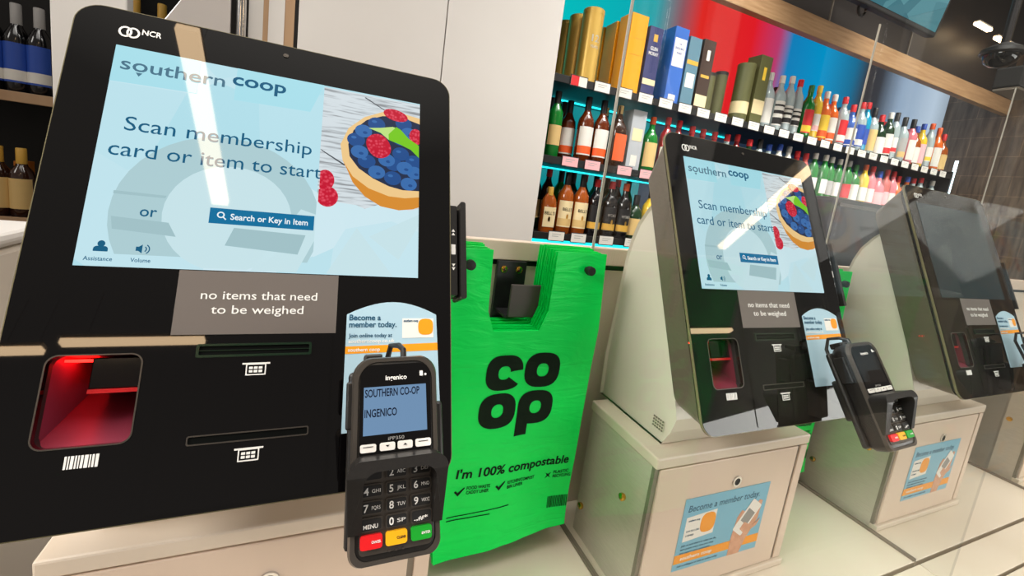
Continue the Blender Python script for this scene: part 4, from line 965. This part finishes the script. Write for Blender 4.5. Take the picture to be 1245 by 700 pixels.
# price tickets
def ticket(x, z, m, label, red=False, tilt=0):
    t = empty('price_ticket', label, 'price ticket', (x, YS - .0075, z), 'price tickets on the shelf edges')
    mk('holder', box(NB(), -.046, .046, -.002, .0, -.027, .023, .0006), M_MATTEBLACK, t)
    mk('card', box(NB(), -.042, .042, -.0032, -.002, -.023, .019), m, t)
    if red: mk('red_panel', box(NB(), -.042, -.002, -.0040, -.0033, -.023, .019), LBL['red'], t)
    else: mk('price_lines', merge(box(NB(), -.026, .024, -.0038, -.0033, .006, .009), box(NB(), -.026, .010, -.0038, -.0033, -.004, -.001)), LBL['grey'], t)
for i in range(26):
    x_ = 1.290 + i * .128
    ticket(x_, TS - .008, LBL['white'], 'price ticket on the top shelf edge, %s from the white wall panel' % ORD[i], i == 0)
for sh, z in (('middle', MS), ('bottom', BS)):
    for i, x_ in enumerate((1.305, 1.43, 1.62, 1.76, 1.9) if sh == 'middle' else (1.29, 1.415, 1.58, 1.74)):
        ticket(x_, z - .008, LBL['pink'] if sh == 'middle' else LBL['white'], 'pale price ticket on the %s shelf edge, %s from the left' % (sh, ORD[i]))
for i in range(8):
    ticket(3.05 + i * .2, MS - .008, LBL['white'], 'price ticket on the middle shelf edge beyond the second checkout, %s of eight' % ORD[i])

# ------------------------------------------------------------------ wine shelves at the left
t = empty('wine_shelving', 'dark wine shelving seen past the left edge of the first checkout', 'shelving', (0, 0, -1.17))
for z in (.46, -.03, .905 - .33 + .0):
    if z > .5: 
        mk('shelf', box(NB(), -.60, -.25, 1.92, 2.28, z - .02 + L, z + L, .001), M_SHELF, t)
    else:
        sh = mk('shelf', box(NB(), -1.45, -.62, 1.92, 2.28, z - .02 + L, z + L, .001), M_SHELF, t)
        mk('wood_lip', box(NB(), -1.45, -.62, 1.90, 1.919, z - .035 + L, z + .004 + L, .002), M_TAN, sh)
mk('back_panel', box(NB(), -1.45, -.25, 2.28, 2.295, 0, 2.4), M_MATTEBLACK, t)
mk('upright', box(NB(), -.62, -.60, 1.92, 2.28, 0, 2.4), M_WALL, t)
for i, x_ in enumerate((-.955, -.882, -.815, -1.03, -1.10)):
    o = bottle('wine', 'black', 'blue', 'grey', 1, None, 'white'); place(o, x_, 1.975, .46, 'dark wine bottle with a blue label, upper left shelf, %s' % ('middle of three' if i == 1 else 'left of three' if i == 0 else 'right of three' if i == 2 else 'beyond the frame edge'), 'bottle', 'wine bottles on the upper left shelf', 1.04)
for i, x_ in enumerate((-.955, -.885, -1.03)):
    o = bottle('wine', 'brown', 'tan', 'gold'); place(o, x_, 1.975, -.03, 'dark wine bottle with tan label, gold capsule, lower left shelf, %s' % ('left one', 'right one', 'left of the frame')[i], 'bottle', 'wine bottles on the lower left shelf', .86)
gift_box(-.932, -.912, -.03, .22, .10, mat('orange_carton', (206, 120, 40), .5), 'narrow orange carton between the wine bottles on the lower left shelf', y=2.02, group='boxes on the wine shelf')
for i, x_ in enumerate((-.515, -.425)):
    o = bottle('wine', 'black', 'tan', 'gold'); place(o, x_, 1.98, .575, 'dark bottle with a gold capsule showing above the first checkout, %s of the two' % ('left', 'right')[i], 'bottle', 'gold capped bottles', 1.06)
t = empty('white_cabinet', 'white cabinet with a rounded top corner at the far left edge behind the first checkout', 'cabinet', (-.62, .75, -1.17))
mk('carcass', box(NB(), -.5, .37, -.3, -.02, 0, 1.30, .012), M_SHELLW, t)
mk('top_cover', box(NB(), -.505, .375, -.305, -.015, 1.30, 1.325, .010), M_WALL, t)

# ------------------------------------------------------------------ overhead and behind the counter
t = empty('overhead_monitor', 'black overhead monitor with a teal picture hanging above the shelves', 'monitor', (2.82, 1.0, 1.43))
M_MON = emis('monitor_teal', (70, 138, 152), .75)
n_, l_, p_ = nodes(M_MON)
vt = n_.new('ShaderNodeTexVoronoi'); vt.inputs['Scale'].default_value = 7; tcx = n_.new('ShaderNodeTexCoord'); rr_ = n_.new('ShaderNodeValToRGB')
rr_.color_ramp.elements[0].color = C3(48, 112, 128); rr_.color_ramp.elements[1].color = C3(120, 186, 196)
l_.new(tcx.outputs['Object'], vt.inputs[0]); l_.new(vt.outputs['Color'], rr_.inputs[0]); l_.new(rr_.outputs[0], p_.inputs['Emission Color'])
TIL = Matrix.Rotation(math.radians(10), 4, 'X')
mk('casing', box(NB(), -.40, .36, .0, .045, -.012, .46, .006), M_MATTEBLACK, t, TIL)
mk('screen', box(NB(), -.38, .340, -.002, .0, .010, .44), M_MON, t, TIL)
mk('hanger', box(NB(), -.03, .03, .05, .08, .2, .98, .004), M_SHELF, t)
mk('cable_loop', tube(NB(), [(-.22 + .03 * math.cos(a * .5), .04, -.012 + .03 * math.sin(a * .5)) for a in range(13)], .006, 8), M_PLAST, t)
t = empty('dome_camera', 'black dome security camera hanging high at the right edge', 'security camera', (2.885, .6, 1.165))
b = NB(); lathe(b, [(0, -.040), (.030, -.036), (.050, -.020), (.058, 0), (.058, .01), (0, .01)], 28); mk('dome', b, M_BLACKGLASS, t, None, True)
b = NB(); lathe(b, [(0, .0102), (.066, .0102), (.072, .016), (.068, .032), (.03, .055), (0, .055)], 28); mk('collar', b, M_PLAST, t, None, True)
mk('drop_pole', tube(NB(), [(0, 0, .055), (0, 0, 1.1)], .014, 10), M_SHELF, t)
t = empty('ceiling_speaker', 'dark grey box with a pale underside beside the dome camera', 'box', (2.62, .43, .955))
mk('casing', box(NB(), -.045, .14, -.03, .05, .0, .075, .006), M_MATTEBLACK, t); mk('underside', box(NB(), -.04, .135, -.025, .045, -.008, .0), M_TRIM, t)
mk('drop_rod', box(NB(), .05, .065, 0, .015, .075, 1.3), M_SHELF, t)
t = empty('staff_monitor', 'dark brown back of a staff screen standing between the second and third checkouts', 'monitor', (2.03, .5, -1.17))
M_STAFF = add_noise(mat('dark_brown_casing', (36, 28, 24), .5), 6, (32, 25, 21), (41, 32, 27))
mk('casing', box(NB(), -.175, .24, 0, .10, 1.36, 1.63, .012), M_STAFF, t)
mk('rim', box(NB(), -.16, .225, -.004, .002, 1.600, 1.612, .001), M_GUN, t)
mk('post', box(NB(), .0, .06, .03, .08, .02, 1.37, .004), M_STAFF, t); mk('foot', box(NB(), -.12, .2, -.06, .2, .0005, .02, .004), M_STAFF, t)
